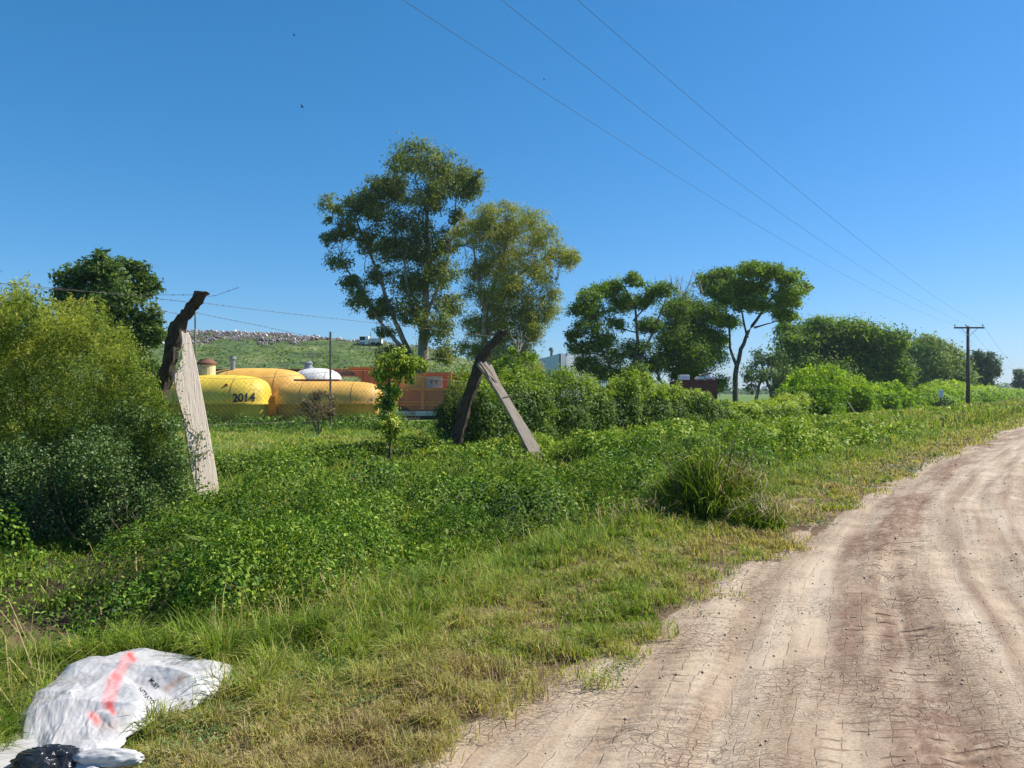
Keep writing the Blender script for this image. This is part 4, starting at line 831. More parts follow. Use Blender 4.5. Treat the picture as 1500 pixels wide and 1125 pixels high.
# chain link between the posts: diagonals of wire on the fence plane, and short of the left post
def chainlink():
    A = P(200, 620, 14.6); Bp = P(700, 620, 20.9); A[2] = 0; Bp[2] = 0
    Ld = np.linalg.norm(Bp - A); D = (Bp - A) / Ld; H_ = 1.95; st_ = .115; V = []; Fs = []; r = .0022
    nn = np.array([D[1], -D[0], 0]); mb = MB()
    root = empty('chain_link_fence', (*(A + D * Ld / 2)[:2], -.1), 'rusty chain link mesh stretched between the two leaning posts', 'fence')
    k = -int(H_ / st_)
    while k * st_ < Ld:
        for sgn in (1, -1):
            s0 = k * st_; p = []
            for (s, z) in ((s0, 0), (s0 + H_, H_)) if sgn == 1 else ((s0 + H_, 0), (s0, H_)):
                p.append((s, z))
            (sa, za), (sb, zb) = p
            # clip to 0..Ld
            def cl(s, z):
                if s < 0: z = za + (zb - za) * (0 - sa) / (sb - sa); s = 0
                if s > Ld: z = za + (zb - za) * (Ld - sa) / (sb - sa); s = Ld
                return s, z
            q0, q1 = cl(sa, za), cl(sb, zb)
            if abs(q0[0] - q1[0]) < .05: continue
            pts = []
            for f in np.linspace(0, 1, 7):
                s = q0[0] * (1 - f) + q1[0] * f; z = q0[1] * (1 - f) + q1[1] * f
                sag = .05 * math.sin(s * 1.7) + .08 * math.sin(s * .6 + 1); top = 1 - .06 * math.sin(s * .9)
                pts.append(A + D * s + np.array([0, 0, z * top + .05]) + nn * (sag + .003 * sgn))
            mb.tube(pts, r, 3, cap=False)
        k += 1
    mb.build('mesh', M['wire'], root)
    m2 = MB(); m2.tube([A + D * s + np.array([0, 0, 2.0 * (1 - .06 * math.sin(s * .9))]) + nn * (.05 * math.sin(s * 1.7) + .08 * math.sin(s * .6 + 1)) for s in np.linspace(0, Ld, 24)], .004, 4)
    m2.tube([A + D * s + np.array([0, 0, .95]) + nn * (.05 * math.sin(s * 1.7) + .08 * math.sin(s * .6 + 1)) for s in np.linspace(0, Ld, 24)], .003, 4)
    m2.build('tension_wire', M['wire'], root)
chainlink()
def barbed(px_pts, label, r=.0035, sag=0.0):
    q = [P(a, b_, c) for a, b_, c in px_pts]; R = []
    for i in range(len(q) - 1):
        for s in np.linspace(0, 1, 9)[:-1]: R.append(q[i] * (1 - s) + q[i + 1] * s)
    R.append(q[-1]); R = np.array(R)
    mb = MB(); mb.tube(R, r, 4, cap=False); b2 = MB(); rng = np.random.default_rng(int(px_pts[-1][0] + px_pts[-1][1]))
    Ls = np.concatenate([[0], np.cumsum(np.linalg.norm(np.diff(R, axis=0), axis=1))])
    for s in np.arange(.1, Ls[-1], .16):
        p = np.array([np.interp(s, Ls, R[:, j]) for j in range(3)])
        for _ in range(2):
            d = norm(rng.normal(size=3)); b2.tube([p - d * .018, p + d * .018], .0028, 3, cap=False)
    root = empty('barbed_wire', R[len(R) // 2], label, 'barbed wire', 'barbed wires along the fence top')
    mb.build('strand', M['wire'], root); b2.build('barb', M['wire'], root)
barbed([(-120, 405, 10.6), (0, 415, 11.4), (90, 423, 12), (180, 432, 12.6), (285, 432, 13.1)], 'uppermost barbed strand left of the left post')
barbed([(-120, 400, 10.6), (75, 424, 12), (160, 429, 12.5), (235, 438, 12.9), (280, 443, 13.15)], 'middle barbed strand in front of the dark round tree')
barbed([(-120, 425, 10.6), (60, 440, 12), (120, 445, 12.3), (225, 452, 12.9), (270, 462, 13.3)], 'lower barbed strand in front of the dark round tree')
barbed([(292, 443, 13.15), (345, 450, 14), (430, 460, 15.4), (530, 471, 17), (640, 483, 18.7), (722, 493, 19.8)], 'upper barbed strand sagging between the two leaning posts')
barbed([(278, 456, 13.2), (310, 463, 14), (385, 478, 15.6), (440, 490, 16.2), (560, 516, 18), (700, 530, 20)], 'lower barbed strand sagging between the two leaning posts')
barbed([(298, 430, 13.1), (306, 434, 13.05), (316, 433, 13.0), (330, 428, 12.9), (350, 421, 12.8)], 'snapped curled end of wire at the tip of the left post')
def thinpost(name, pts, r, mat, label, cat='post'):
    mb = MB(); mb.tube(pts, r, 8); o = mb.build(name, mat, smooth=False); tag(o, label, cat); return o
thinpost('metal_post', [P(484, 620, 33) * [1, 1, 0], P(484, 486, 33)], .045, M['wire'], 'thin dark metal post standing between the yellow tanks', 'post')
thinpost('wooden_stake', [P(286, 600, 26) * [1, 1, 0], P(286, 440, 26)], .03, M['bark_pale'], 'thin pale stake rising behind the left post', 'stake')
thinpost('wooden_stake', [P(1040, 600, 40) * [1, 1, 0], P(1038, 577, 40)], .1, M['bark'], 'short stump of a post at the foot of the maroon container', 'stake')
thinpost('wooden_stake', [P(1258, 612, 47), P(1238, 585, 48)], .05, M['bark_pale'], 'slanting pale stick leaning on the tallest vine mound', 'stake')
for px, Yp in ((1108, 60), (1185, 60)):
    thinpost('wooden_stake', [P(px, 600, Yp) * [1, 1, 0], P(px, 573, Yp)], .05, M['bark_pale'], 'thin field fence stake near the umbrella tree' if px < 1150 else 'thin field fence stake beside the white shed', 'stake')

# ------------------------------------------------------------------ tanks and truck bodies in the yard
def paint(name, c, rough=.45, rust=(.16, .07, .03), amt=.66, scale=1.6):
    m = solid(name, c, tuple(x * .8 for x in c), scale, rough, rust=rust, rustamt=amt); nt = m.node_tree; L = nt.links; b = nt.nodes['Principled BSDF']
    src = b.inputs['Base Color'].links[0].from_socket; tc = N(nt, 'ShaderNodeTexCoord'); mp = N(nt, 'ShaderNodeMapping'); mp.inputs['Scale'].default_value = (5, 5, .5); L.new(tc.outputs['Object'], mp.inputs[0])
    n_ = N(nt, 'ShaderNodeTexNoise'); n_.inputs['Scale'].default_value = 1.5; n_.inputs['Detail'].default_value = 7; n_.inputs['Roughness'].default_value = .7; L.new(mp.outputs[0], n_.inputs['Vector'])
    r_ = ramp(nt, [(.5, (0, 0, 0)), (.68, (.75, .75, .75))], n_.outputs['Fac']); x_ = N(nt, 'ShaderNodeMix', data_type='RGBA'); L.new(r_.outputs[0], x_.inputs[0]); L.new(src, x_.inputs[6]); x_.inputs[7].default_value = (*[a * .45 + b_ * .35 for a, b_ in zip(c, rust)], 1); L.new(x_.outputs[2], b.inputs['Base Color'])
    return m
M['yel'] = paint('yellow_paint', (.8, .56, .05), .6, amt=.6, rust=(.3, .2, .06)); M['yel2'] = paint('amber_paint', (.8, .43, .075), .6, amt=.58, rust=(.35, .22, .09)); M['orange'] = paint('orange_paint', (.72, .25, .05), amt=.62); M['orange2'] = paint('dark_orange_paint', (.55, .15, .04), amt=.6)
M['white'] = paint('white_paint', (.72, .7, .66), amt=.62, rust=(.4, .2, .13)); M['rust'] = solid('rusty_steel', (.24, .09, .05), (.11, .05, .035), 3, .85)
M['cream'] = paint('cream_paint', (.7, .6, .32), rust=(.45, .13, .06), amt=.55); M['steel'] = solid('grey_steel', (.3, .33, .34), (.18, .2, .2), 4, .5, .4)
M['black'] = solid('black_paint', (.015, .015, .013), rough=.6); M['palegrey'] = solid('pale_blue_paint', (.45, .52, .5), (.25, .3, .29), 2, .6, rust=(.12, .1, .07), rustamt=.57)
M['maroon'] = solid('maroon_steel', (.19, .045, .035), (.11, .03, .026), 1.2, .75, rust=(.1, .05, .03), rustamt=.6)
class Tank:
    def __init__(s, name, label, px0, px1, pt, pl, pb, Y, mat, yaw=0., dep=1.0, n=3.2, cat='tank'):
        s.Y = Y; s.k = Y / F; s.c = P((px0 + px1) / 2, pl, Y); s.L = (px1 - px0) / 2 * s.k; s.H = (pl - pt) * s.k; s.D = (pb - pl) * s.k; s.Wd = dep; s.n = n; s.R = rotz(yaw); s.cy = s.c + np.array([0, dep, 0])
        s.root = empty(name, (s.cy[0], s.cy[1], s.c[2] - s.D), label, cat)
        nu, nv = 48, 20
        def shell(H, W, down, Lf=1.0):
            V = []; 
            for i in range(nu + 1):
                u = math.sin((i / nu * 2 - 1) * math.pi / 2); e = max(0., 1 - abs(u) ** s.n) ** (1 / s.n)
                for j in range(nv + 1):
                    t_ = math.pi * j / nv; cs, sn = math.cos(t_), math.sin(t_)
                    cs = math.copysign(abs(cs) ** .85, cs)
                    V.append(s.cy + s.R @ np.array([u * s.L * Lf, W * e * cs, (H * (e ** .62) * (sn ** .8 if not down else sn)) * (-1 if down else 1)]))
            Fs = [(i * (nv + 1) + j, (i + 1) * (nv + 1) + j, (i + 1) * (nv + 1) + j + 1, i * (nv + 1) + j + 1) for i in range(nu) for j in range(nv)]
            return V, Fs
        V, Fs = shell(s.H, s.Wd, False); a = MB(); a.add(V, Fs); a.build('upper_shell', mat, s.root, smooth=True)
        V, Fs = shell(s.D * 1.6, s.Wd * .62, True, .95); a = MB(); a.add(V, Fs); a.build('lower_shell', mat, s.root, smooth=True)
        for f in (-.45, .5):
            e = max(0., 1 - abs(f) ** s.n) ** (1 / s.n); sm_ = MB(); q_ = []
            for j in range(25):
                t_ = math.pi * j / 24; cs = math.copysign(abs(math.cos(t_)) ** .85, math.cos(t_)); q_.append(s.cy + s.R @ np.array([f * s.L, s.Wd * e * cs * 1.004, s.H * e ** .62 * math.sin(t_) ** .8 * 1.004]))
            sm_.tube(q_, .012, 4, cap=False); sm_.build('seam', M['rust'], s.root)
        a = MB(); rim = []
        for i in range(80):
            t_ = 2 * math.pi * i / 80; c_, s_ = math.cos(t_), math.sin(t_)
            rim.append(s.cy + s.R @ np.array([math.copysign(abs(c_) ** (2 / s.n), c_) * s.L * 1.015, math.copysign(abs(s_) ** (2 / s.n), s_) * s.Wd * 1.07, 0]))
        a.add([p + np.array([0, 0, .02]) for p in rim] + [p - np.array([0, 0, .05]) for p in rim], [tuple(range(80)), tuple(range(159, 79, -1))] + [(i, 80 + i, 80 + (i + 1) % 80, (i + 1) % 80) for i in range(80)])
        a.build('rim', mat, s.root)
    def front(s, px, py):
        """point on the shell's camera side at local (x,z)"""
        x = (px - CX) / F * s.Y - s.c[0]; z = (HY - py) / F * s.Y + EYE - s.c[2]
        e = max(1e-3, 1 - min(.999, abs(x / s.L)) ** s.n) ** (1 / s.n); q = min(.999, (max(0, z) / (s.H * e ** .62)) ** 1.25); cs = max(.01, math.sqrt(1 - q * q)) ** .85
        return s.cy + s.R @ np.array([x, -s.Wd * e * cs, z])
TA = Tank('yellow_tank', 'bright yellow tank body marked 2014 with rounded end', 205, 380, 548, 591, 612, 38, M['yel'], dep=1.5, n=3.4)
TB = Tank('amber_tank', 'amber domed tank body just behind the bright yellow one', 285, 437, 538, 580, 606, 41.5, M['yel2'], dep=1.6, n=3.0)
TC = Tank('amber_tank', 'long low amber tank body behind the twiggy shrub', 395, 553, 558, 591, 610, 39, M['yel2'], dep=1.3, n=3.6)
TD = Tank('white_dome_tank', 'small white domed tank behind the long amber tank', 418, 492, 538, 566, 590, 47, M['white'], dep=1.6, n=2.2)
# 2014 painted on the yellow tank
cu = bpy.data.curves.new('number', 'FONT'); cu.body = '2014'; cu.size = 1; cu.offset = .035
to = bpy.data.objects.new('tmp', cu); col.objects.link(to); dg = bpy.context.evaluated_depsgraph_get(); me = bpy.data.meshes.new_from_object(to.evaluated_get(dg)); bpy.data.objects.remove(to)
co_ = np.array([v_.co[:] for v_ in me.vertices]); co_[:, 0] -= co_[:, 0].min(); sc_ = 30 / co_[:, 0].max()
V = np.array([TA.front(340 + a * sc_ , 588 - b_ * sc_ * 1.15 - a * sc_ * .05 + 1) - np.array([0, .02, 0]) for a, b_ in co_[:, :2]])
mk('number', V, [tuple(p.vertices) for p in me.polygons], M['black'], TA.root)
mb = MB(); c_ = TA.front(329, 564); mb.tube([c_ - np.array([0, -.02, 0]), c_ - np.array([0, .03, .01])], .09, 12); mb.build('orange_spot', solid('orange_dot', (.85, .12, .02)), TA.root)
mb = MB(); c_ = P(303, 548, 39.5); mb.tube([c_ - [0, 0, .3], c_ + [0, 0, .48]], .42, 20); mb.build('hatch_neck', M['cream'], TA.root)
mb = MB(); mb.tube([P(303, 534, 39.5), P(303, 532, 39.5), P(303, 526, 39.5)], [.48, .48, .3], 20); mb.build('hatch_lid', M['rust'], TA.root)
mb = MB(); mb.tube([P(341, 545, 42.5), P(341, 527, 42.5), P(341, 526, 42.5), P(341, 522, 42.5)], [.13, .13, .2, .17], 14); mb.build('vent_pipe', M['steel'], TB.root)
mb = MB(); mb.tube([P(452, 542, 48.6), P(452, 533, 48.6), P(452, 532, 48.6), P(452, 529, 48.6)], [.3, .22, .3, .12], 14); mb.build('cap', M['steel'], TD.root)
mb = MB(); mb.box(P(466, 557, 41.0), (2.4, .8, .1)); mb.build('top_plate', M['rust'], TC.root)
mb = MB()
for px in (300, 400): mb = MB(); mb.tube([TB.cy + [(px - 361) / F * 41.5, -.8, -.5], TB.cy + [(px - 361) / F * 41.5, -.8, -1.5]], .07, 8); mb.build('support_leg', M['rust'], TB.root)
a_ = empty('red_beam', P(400, 548, 50), 'long rusty red girder lying behind the tanks', 'girder')
mb = MB(); mb.box(P(420, 546, 50), (9.4, .12, .4)); mb.build('web', M['rust'], a_)
mb = MB(); mb.box(P(420, 541, 50), (9.4, .4, .06)); mb.box(P(420, 551, 50), (9.4, .4, .06)); mb.build('flange', M['orange2'], a_)

# orange skip
def skip(px0, px1, pt, pb, Y, label, name, mat, slope=.5, dep=1.6):
    a = P(px0, pt, Y); b = P(px1, pb, Y); root = empty(name, (a[0] / 2 + b[0] / 2, Y, b[2]), label, 'skip')
    L0, L1 = a[0], b[0]; zt, zb = a[2], b[2]
    prof = [(L0, zt), (L1, zt), (L1 - slope * .2, zb), (L0 + slope, zb)]
    n = 4; V = [(x, Y, z) for x, z in prof] + [(x, Y + dep, z) for x, z in prof]
    mb = MB(); mb.add(V, [(0, 3, 2, 1), (4, 5, 6, 7), (0, 4, 7, 3), (1, 2, 6, 5), (3, 7, 6, 2)]); mb.build('bucket', mat, root)
    mb = MB()
    mb.box(((L0 + L1) / 2, Y - .06, zt), (L1 - L0 + .12, .12, .1)); mb.box(((L0 + L1) / 2, Y + dep, zt), (L1 - L0 + .12, .12, .1)); mb.box((L0, Y + dep / 2, zt), (.1, dep, .1)); mb.box((L1, Y + dep / 2, zt), (.1, dep, .1)); mb.build('top_rim', M['orange'], root)
    for f in (.3, .65): mb = MB(); mb.box((L0 + (L1 - L0) * f, Y - .05, (zt + zb) / 2), (.08, .1, (zt - zb) * .9)); mb.build('rib', mat, root)
skip(512, 572, 539, 563, 43, 'dark orange skip with sloping end behind the amber tank', 'orange_skip', M['orange2'], .9)
# orange tipper body
Y = 41; root = empty('tipper_body', (P(625, 600, Y)[0], Y, P(0, 601, Y)[2]), 'rusty orange tipper body with a pale panel and side posts', 'truck body')
k = Y / F
def bxp(mb, x0, x1, y0, y1, ya, yb):
    a = P(x0, y0, Y); b = P(x1, y1, Y); mb.box(((a[0] + b[0]) / 2, (ya + yb) / 2, (a[2] + b[2]) / 2), (abs(b[0] - a[0]), yb - ya, abs(b[2] - a[2])))
mb = MB(); bxp(mb, 578, 722, 572, 601, Y, Y + .1); bxp(mb, 578, 722, 598, 601, Y + .1, Y + 2); mb.build('side_panel', M['orange2'], root)
mb = MB(); bxp(mb, 578, 722, 546, 572, Y + 1.9, Y + 2.0); bxp(mb, 662, 722, 549, 572, Y + .03, Y + .1); mb.build('back_panel', M['orange2'], root)
mb = MB(); bxp(mb, 576, 662, 568.5, 572, Y - .1, Y + .35); bxp(mb, 620, 662, 545, 547, Y - .02, Y + .3); mb.build('top_rail', M['orange'], root)
for x0, x1, y0 in ((655, 661, 545.5), (617, 622, 545.5), (578, 584, 552)):
    mb = MB(); bxp(mb, x0, x1, y0, 568.3, Y - .08, Y + .25); bxp(mb, x0, x1, 572.2, 600, Y - .1, Y - .003); mb.build('side_post', M['orange'], root)
mb = MB(); bxp(mb, 580, 720, 588, 590, Y - .07, Y - .003); bxp(mb, 580, 720, 592, 594, Y - .07, Y - .003); mb.build('stiffener', M['orange'], root)
mb = MB(); bxp(mb, 622, 647, 551, 568, Y + .26, Y + .3); mb.build('pale_panel', solid('pale_panel_paint', (.62, .55, .46), (.5, .4, .33), 5, .7, rust=(.4, .09, .06), rustamt=.62), root)
mb = MB(); bxp(mb, 584, 617, 548, 568, Y + .2, Y + .3); mb.build('amber_panel', M['yel2'], root)
mb = MB()
for x0, x1 in ((629, 634), (636, 641)): bxp(mb, x0, x1, 557, 559, Y + .235, Y + .257); bxp(mb, x0 + 1.7, x0 + 3.2, 559.2, 563, Y + .235, Y + .257)
mb.build('red_mark', solid('faded_red', (.5, .12, .1)), root)
root = empty('flatbed_chassis', (P(620, 612, Y)[0], Y, 0), 'pale blue grey flatbed frame under the orange tipper body', 'chassis')
mb = MB(); bxp(mb, 562, 700, 602, 609, Y - .3, Y + 2.2); mb.build('deck', M['palegrey'], root)
mb = MB(); bxp(mb, 570, 700, 610, 615, Y, Y + .12); bxp(mb, 570, 700, 610, 615, Y + 1.6, Y + 1.72); mb.build('frame_rail', M['black'], root)
for px in (590, 680):
    c_ = P(px, 617, Y); c_[2] = .42; mb = MB(); mb.tube([c_ + [0, -.1, 0], c_ + [0, .15, 0]], .42, 20); mb.build('wheel', M['black'], root)
# maroon container with junk on it
Y = 56; root = empty('maroon_container', (P(1020, 600, Y)[0], Y + 1, 0), 'dark maroon open container in front of the trees', 'container')
mb = MB(); bxp(mb, 990, 1050, 558, 592, Y, Y + 2.2); mb.build('body', M['maroon'], root, bevel=.02)
mb = MB()
for i in range(9): bxp(mb, 991 + i * 7.2, 993 + i * 7.2, 560, 590, Y - .06, Y - .003)
bxp(mb, 989.5, 1050.5, 556.5, 558.5, Y - .09, Y + .1); bxp(mb, 989.5, 1050.5, 588, 590, Y - .09, Y - .062); mb.build('rib', M['maroon'], root)
M['wht'] = solid('white_plastic', (.78, .8, .82), (.66, .68, .7), 3, .5)
mb = MB(); bxp(mb, 998, 1012, 549, 556.4, Y + .4, Y + 1.2); o_ = mb.build('white_box', M['wht'], bevel=.03); tag(o_, 'white box on the left end of the maroon container', 'box')
for i, (x0, x1, y0, y1, ang, lab) in enumerate(((1020, 1030, 552, 555.5, .1, 'grey white sheet lying on the middle of the maroon container'), (1031, 1045, 551, 555, -.15, 'white crumpled sheet on the right end of the maroon container'), (1026, 1040, 547, 549, .2, 'tan board on top of the white sheets on the container'))):
    a = P(x0, y0, Y + .6); b = P(x1, y1, Y + .6); mb = MB(); R_ = np.array([[math.cos(ang), 0, -math.sin(ang)], [0, 1, 0], [math.sin(ang), 0, math.cos(ang)]])
    nx = 8; V = []; rng = np.random.default_rng(i)
    for s in (0, 1):
        for ii in range(nx + 1):
            for jj in range(5):
                V.append(((a + b) / 2) + R_ @ np.array([(ii / nx - .5) * (b[0] - a[0]), (jj / 4 - .5) * .9, (a[2] - b[2]) * (.5 - s) + rng.normal(0, .03)]))
    q = 5; Fs = []
    for s in (0, 1):
        o0 = s * (nx + 1) * 5
        for ii in range(nx):
            for jj in range(4):
                f = (o0 + ii * 5 + jj, o0 + (ii + 1) * 5 + jj, o0 + (ii + 1) * 5 + jj + 1, o0 + ii * 5 + jj + 1); Fs.append(f if s == 0 else f[::-1])
    T = (nx + 1) * 5
    for ii in range(nx):
        for jj in (0, 4): Fs.append((ii * 5 + jj, (ii + 1) * 5 + jj, T + (ii + 1) * 5 + jj, T + ii * 5 + jj))
    for jj in range(4):
        for ii in (0, nx): Fs.append((ii * 5 + jj, ii * 5 + jj + 1, T + ii * 5 + jj + 1, T + ii * 5 + jj))
    mb.add(V, Fs); o_ = mb.build('scrap_sheet', M['wht'] if i < 2 else M['bark_pale']); tag(o_, lab, 'scrap')

# white metal warehouse
Y = 100; root = empty('metal_warehouse', (P(835, 590, Y)[0], Y + 8, 0), 'white ribbed metal warehouse with a roof vent behind the trees', 'warehouse')
c_ = P(820, 0, Y)[0]; zt = P(0, 518, Y)[2]; 
Rl = P(788, 0, 104)[0]; Rr = P(905, 0, 108)[0]
m_rib, nt, b = newmat('ribbed_metal'); L = nt.links
tc = N(nt, 'ShaderNodeTexCoord'); wv2 = N(nt, 'ShaderNodeTexWave'); wv2.inputs['Scale'].default_value = 1.1; L.new(tc.outputs['Object'], wv2.inputs['Vector']); bp = N(nt, 'ShaderNodeBump'); bp.inputs['Strength'].default_value = .6; bp.inputs['Distance'].default_value = .06; L.new(wv2.outputs['Fac'], bp.inputs['Height']); L.new(bp.outputs[0], b.inputs['Normal']); b.inputs['Base Color'].default_value = (.62, .65, .7, 1); b.inputs['Roughness'].default_value = .45
mb = MB(); corners = [(Rl, 108), (c_, 100), (Rr, 104), (Rr - 3, 118), (Rl - 3, 122)]
nn_ = len(corners); mb.add([(x, y, 0) for x, y in corners] + [(x, y, zt - (.5 if i in (0, 2) else 0)) for i, (x, y) in enumerate(corners)], [(i, (i + 1) % nn_, nn_ + (i + 1) % nn_, nn_ + i) for i in range(nn_)]); mb.build('wall', m_rib, root)
mb = MB(); mb.add([(x, y, zt + .02 - (.5 if i in (0, 2) else 0)) for i, (x, y) in enumerate(corners)] + [((Rl + Rr) / 2, 110, zt + .4)], [(i, (i + 1) % nn_, nn_) for i in range(nn_)]); mb.build('roof', M['steel'], root)
mb = MB(); mb.box((c_, 99.9, zt / 2), (.25, .25, zt)); mb.build('corner_trim', M['steel'], root)
p0 = P(829, 527, 101.2); mb = MB(); mb.box(((P(829, 0, 100.6)[0] + P(850, 0, 101)[0]) / 2, 100.55, P(0, 533, 100)[2]), (2.0, .1, 2.3), rotz(.53)); mb.build('sign_panel', M['wht'], root)
mb = MB(); q = P(808, 518, 103.5); mb.tube([q - [0, 0, .4], q + [0, 0, .35], q + [0, 0, .4], q + [0, 0, .8]], [.2, .2, .42, .3], 12); mb.build('roof_vent', M['steel'], root)
# white shed far in the field
Y = 130; root = empty('white_shed', (P(1178, 588, Y)[0], Y, 0), 'small white gabled shed far across the field', 'shed')
a = P(1170, 590, Y); b = P(1192, 573, Y); mb = MB(); mb.add([(a[0], Y, 0), (b[0], Y, 0), (b[0], Y, b[2]), ((a[0] + b[0]) / 2, Y, b[2] + 1.0), (a[0], Y, b[2]), (a[0], Y + 6, 0), (b[0], Y + 6, 0), (b[0], Y + 6, b[2]), ((a[0] + b[0]) / 2, Y + 6, b[2] + 1.0), (a[0], Y + 6, b[2])], [(0, 1, 2, 3, 4), (9, 8, 7, 6, 5), (1, 6, 7, 2), (0, 4, 9, 5)]); mb.build('wall', M['wht'], root)
xm = (a[0] + b[0]) / 2; mb = MB(); mb.add([(a[0] - .2, Y - .2, b[2] - .1), (xm, Y - .2, b[2] + 1.1), (xm, Y + 6.2, b[2] + 1.1), (a[0] - .2, Y + 6.2, b[2] - .1), (b[0] + .2, Y - .2, b[2] - .1), (b[0] + .2, Y + 6.2, b[2] - .1)], [(0, 1, 2, 3), (1, 4, 5, 2)]); mb.build('roof', M['steel'], root)
mb = MB(); mb.box((xm - .4, Y - .03, .9), (.9, .05, 1.7)); mb.build('door', M['steel'], root)
# white marker in the last mound
Y = 78; root = empty('marker_post', P(1378, 590, Y), 'white topped marker post half hidden in the vine mounds', 'marker post')
mb = MB(); q = P(1378, 596, Y); mb.tube([q, P(1378, 578, Y)], .09, 8); mb.build('post', M['bark'], root)
mb = MB(); bxp(mb, 1375, 1381, 571, 582, Y - .1, Y + .02); mb.build('plate', M['wht'], root, bevel=.02)

# ------------------------------------------------------------------ landfill hill, rubbish, truck
xs_h = np.linspace(-190, 30, 330); ys_h = np.linspace(84, 190, 130); X, Yh, Fq = grid(xs_h, ys_h)
def hill_z(x, y):
    # crest height follows the skyline
    pxc = x / 130 * F + CX
    crest = EYE + (HY - np.interp(pxc, [-900, 0, 200, 280, 380, 440, 480, 550, 620, 700, 760, 820], [505, 486, 484, 486, 488, 494, 498, 503, 511, 530, 556, 585])) / F * 130
    crest = np.maximum(crest, -1)
    s = np.clip((y - 88) / 42, 0, 1); prof = s ** .85
    z = crest * prof * (1 - sstep(150, 190, y) * .6)
    return z + .5 * fbm(x * .09, y * .09, seed=81, oct=4) * np.clip(crest / 6, 0, 1) * sstep(0, .3, s) + .25 * fbm(x * .5, y * .5, seed=82, oct=3) * np.clip(crest / 6, 0, 1) - .3 * (1 - sstep(0, .05, s))
m_h, nt, b = newmat('hill_turf'); L = nt.links
geo = N(nt, 'ShaderNodeNewGeometry'); n1 = N(nt, 'ShaderNodeTexNoise'); n1.inputs['Scale'].default_value = .22; n1.inputs['Detail'].default_value = 9; n1.inputs['Roughness'].default_value = .65; L.new(geo.outputs['Position'], n1.inputs['Vector'])
r = ramp(nt, [(.34, (.025, .045, .014)), (.47, (.06, .1, .022)), (.6, (.12, .15, .04)), (.72, (.2, .19, .09))], n1.outputs['Fac']); L.new(r.outputs[0], b.inputs['Base Color']); b.inputs['Roughness'].default_value = .95
tag(mk('hill', np.stack([X, Yh, hill_z(X, Yh)], 1), Fq, m_h, smooth=True), kind='structure')
n = 30000; x = RNG.uniform(-95, 15, n); y = RNG.uniform(90, 131, n); k_ = U(x) < .35 + .65 * sstep(-.2, .3, fbm(x * .15, y * .15, seed=84)); x, y = x[k_], y[k_]
V, Fq = leaves(np.stack([x, y, hill_z(x, y) + RNG.uniform(0, .4, len(x))], 1), RNG.uniform(.25, .6, len(x)), .6, .9)
tag(mk('hill_scrub', V, Fq, M['t_far'], tint=np.repeat(np.clip(.55 + .25 * fbm(x * .2, y * .2, seed=85) + RNG.normal(0, .15, len(x)), .02, .98), 4)), 'rough green scrub covering the slope of the landfill hill', 'scrub', kind='stuff')
n = 20000; x = RNG.uniform(-66, -12, n); pxx = x / 128 * F + CX
thick = np.interp(pxx, [150, 300, 400, 440, 480, 520, 640], [9, 9, 7, 6, 1.6, .8, .6]); y = 132 - 1.5 * thick * U(x) ** 1.3 * (.6 + .7 * sstep(-.4, .4, fbm(x * .2, x * 0, seed=87)))
keep = U(x) < np.interp(pxx, [150, 440, 500, 640], [1, 1, .35, .15]); x, y = x[keep], y[keep]; n = len(x)
sz = (RNG.uniform(.03, .12, n) * (1 + 2.2 * (RNG.uniform(0, 1, n) > .93)))[:, None, None] * RNG.uniform(.4, 1.3, (n, 1, 3))
V = (np.stack([x, y, hill_z(x, y) + .08 + .35 * U(x) ** 3], 1)[:, None] + oc[None] * sz * RNG.uniform(.6, 1.3, (n, 6, 1))).reshape(-1, 3)
M['rubbish'] = foliage('rubbish', [(0, (.62, .6, .58)), (.3, (.45, .38, .36)), (.5, (.26, .18, .18)), (.7, (.13, .09, .085)), (.95, (.1, .12, .17))], trans=0, patch=.35, pscale=.25)
tag(mk('rubbish_heap', V, (np.arange(n)[:, None, None] * 6 + of).reshape(-1, 3), M['rubbish'], tint=np.repeat(np.clip(RNG.beta(1.5, 1.4, n), .02, .98), 6)), 'white and pinkish rubbish strewn along the hill crest', 'rubbish', kind='stuff')
# lorry on the crest
Y = 128; root = empty('lorry', P(545, 503, Y), 'tiny white lorry with dark windscreen on the hill crest', 'lorry')
z0 = hill_z(np.array([P(545, 0, Y)[0]]), np.array([128.]))[0] - .35
def bq(mb, x0, x1, z0_, z1_, ya, yb): 
    a = P(x0, 0, Y)[0]; b = P(x1, 0, Y)[0]; mb.box(((a + b) / 2, (ya + yb) / 2, z0 + (z0_ + z1_) / 2), (b - a, yb - ya, z1_ - z0_))
mb = MB(); bq(mb, 528, 541, .3, 1.7, Y - .9, Y + .9); mb.build('cab', M['wht'], root, bevel=.08)
mb = MB(); bq(mb, 528.5, 536, 1.02, 1.6, Y - .94, Y - .9); mb.build('windscreen', M['black'], root)
mb = MB(); bq(mb, 528.5, 536, .35, .7, Y - .96, Y - .9); mb.build('grille', M['steel'], root)
mb = MB(); bq(mb, 542, 560, .5, 1.35, Y - .9, Y + .9); mb.build('load_body', M['white'], root, bevel=.05)
mb = MB(); bq(mb, 543, 544, 1.3, 2.3, Y - .3, Y - .2); mb.build('mast', M['steel'], root)
for px in (531, 548, 556):
    c_ = np.array([P(px, 0, Y)[0], Y - .95, z0 + .35]); mb = MB(); mb.tube([c_, c_ + [0, .25, 0]], .36, 14); mb.build('wheel', M['black'], root)

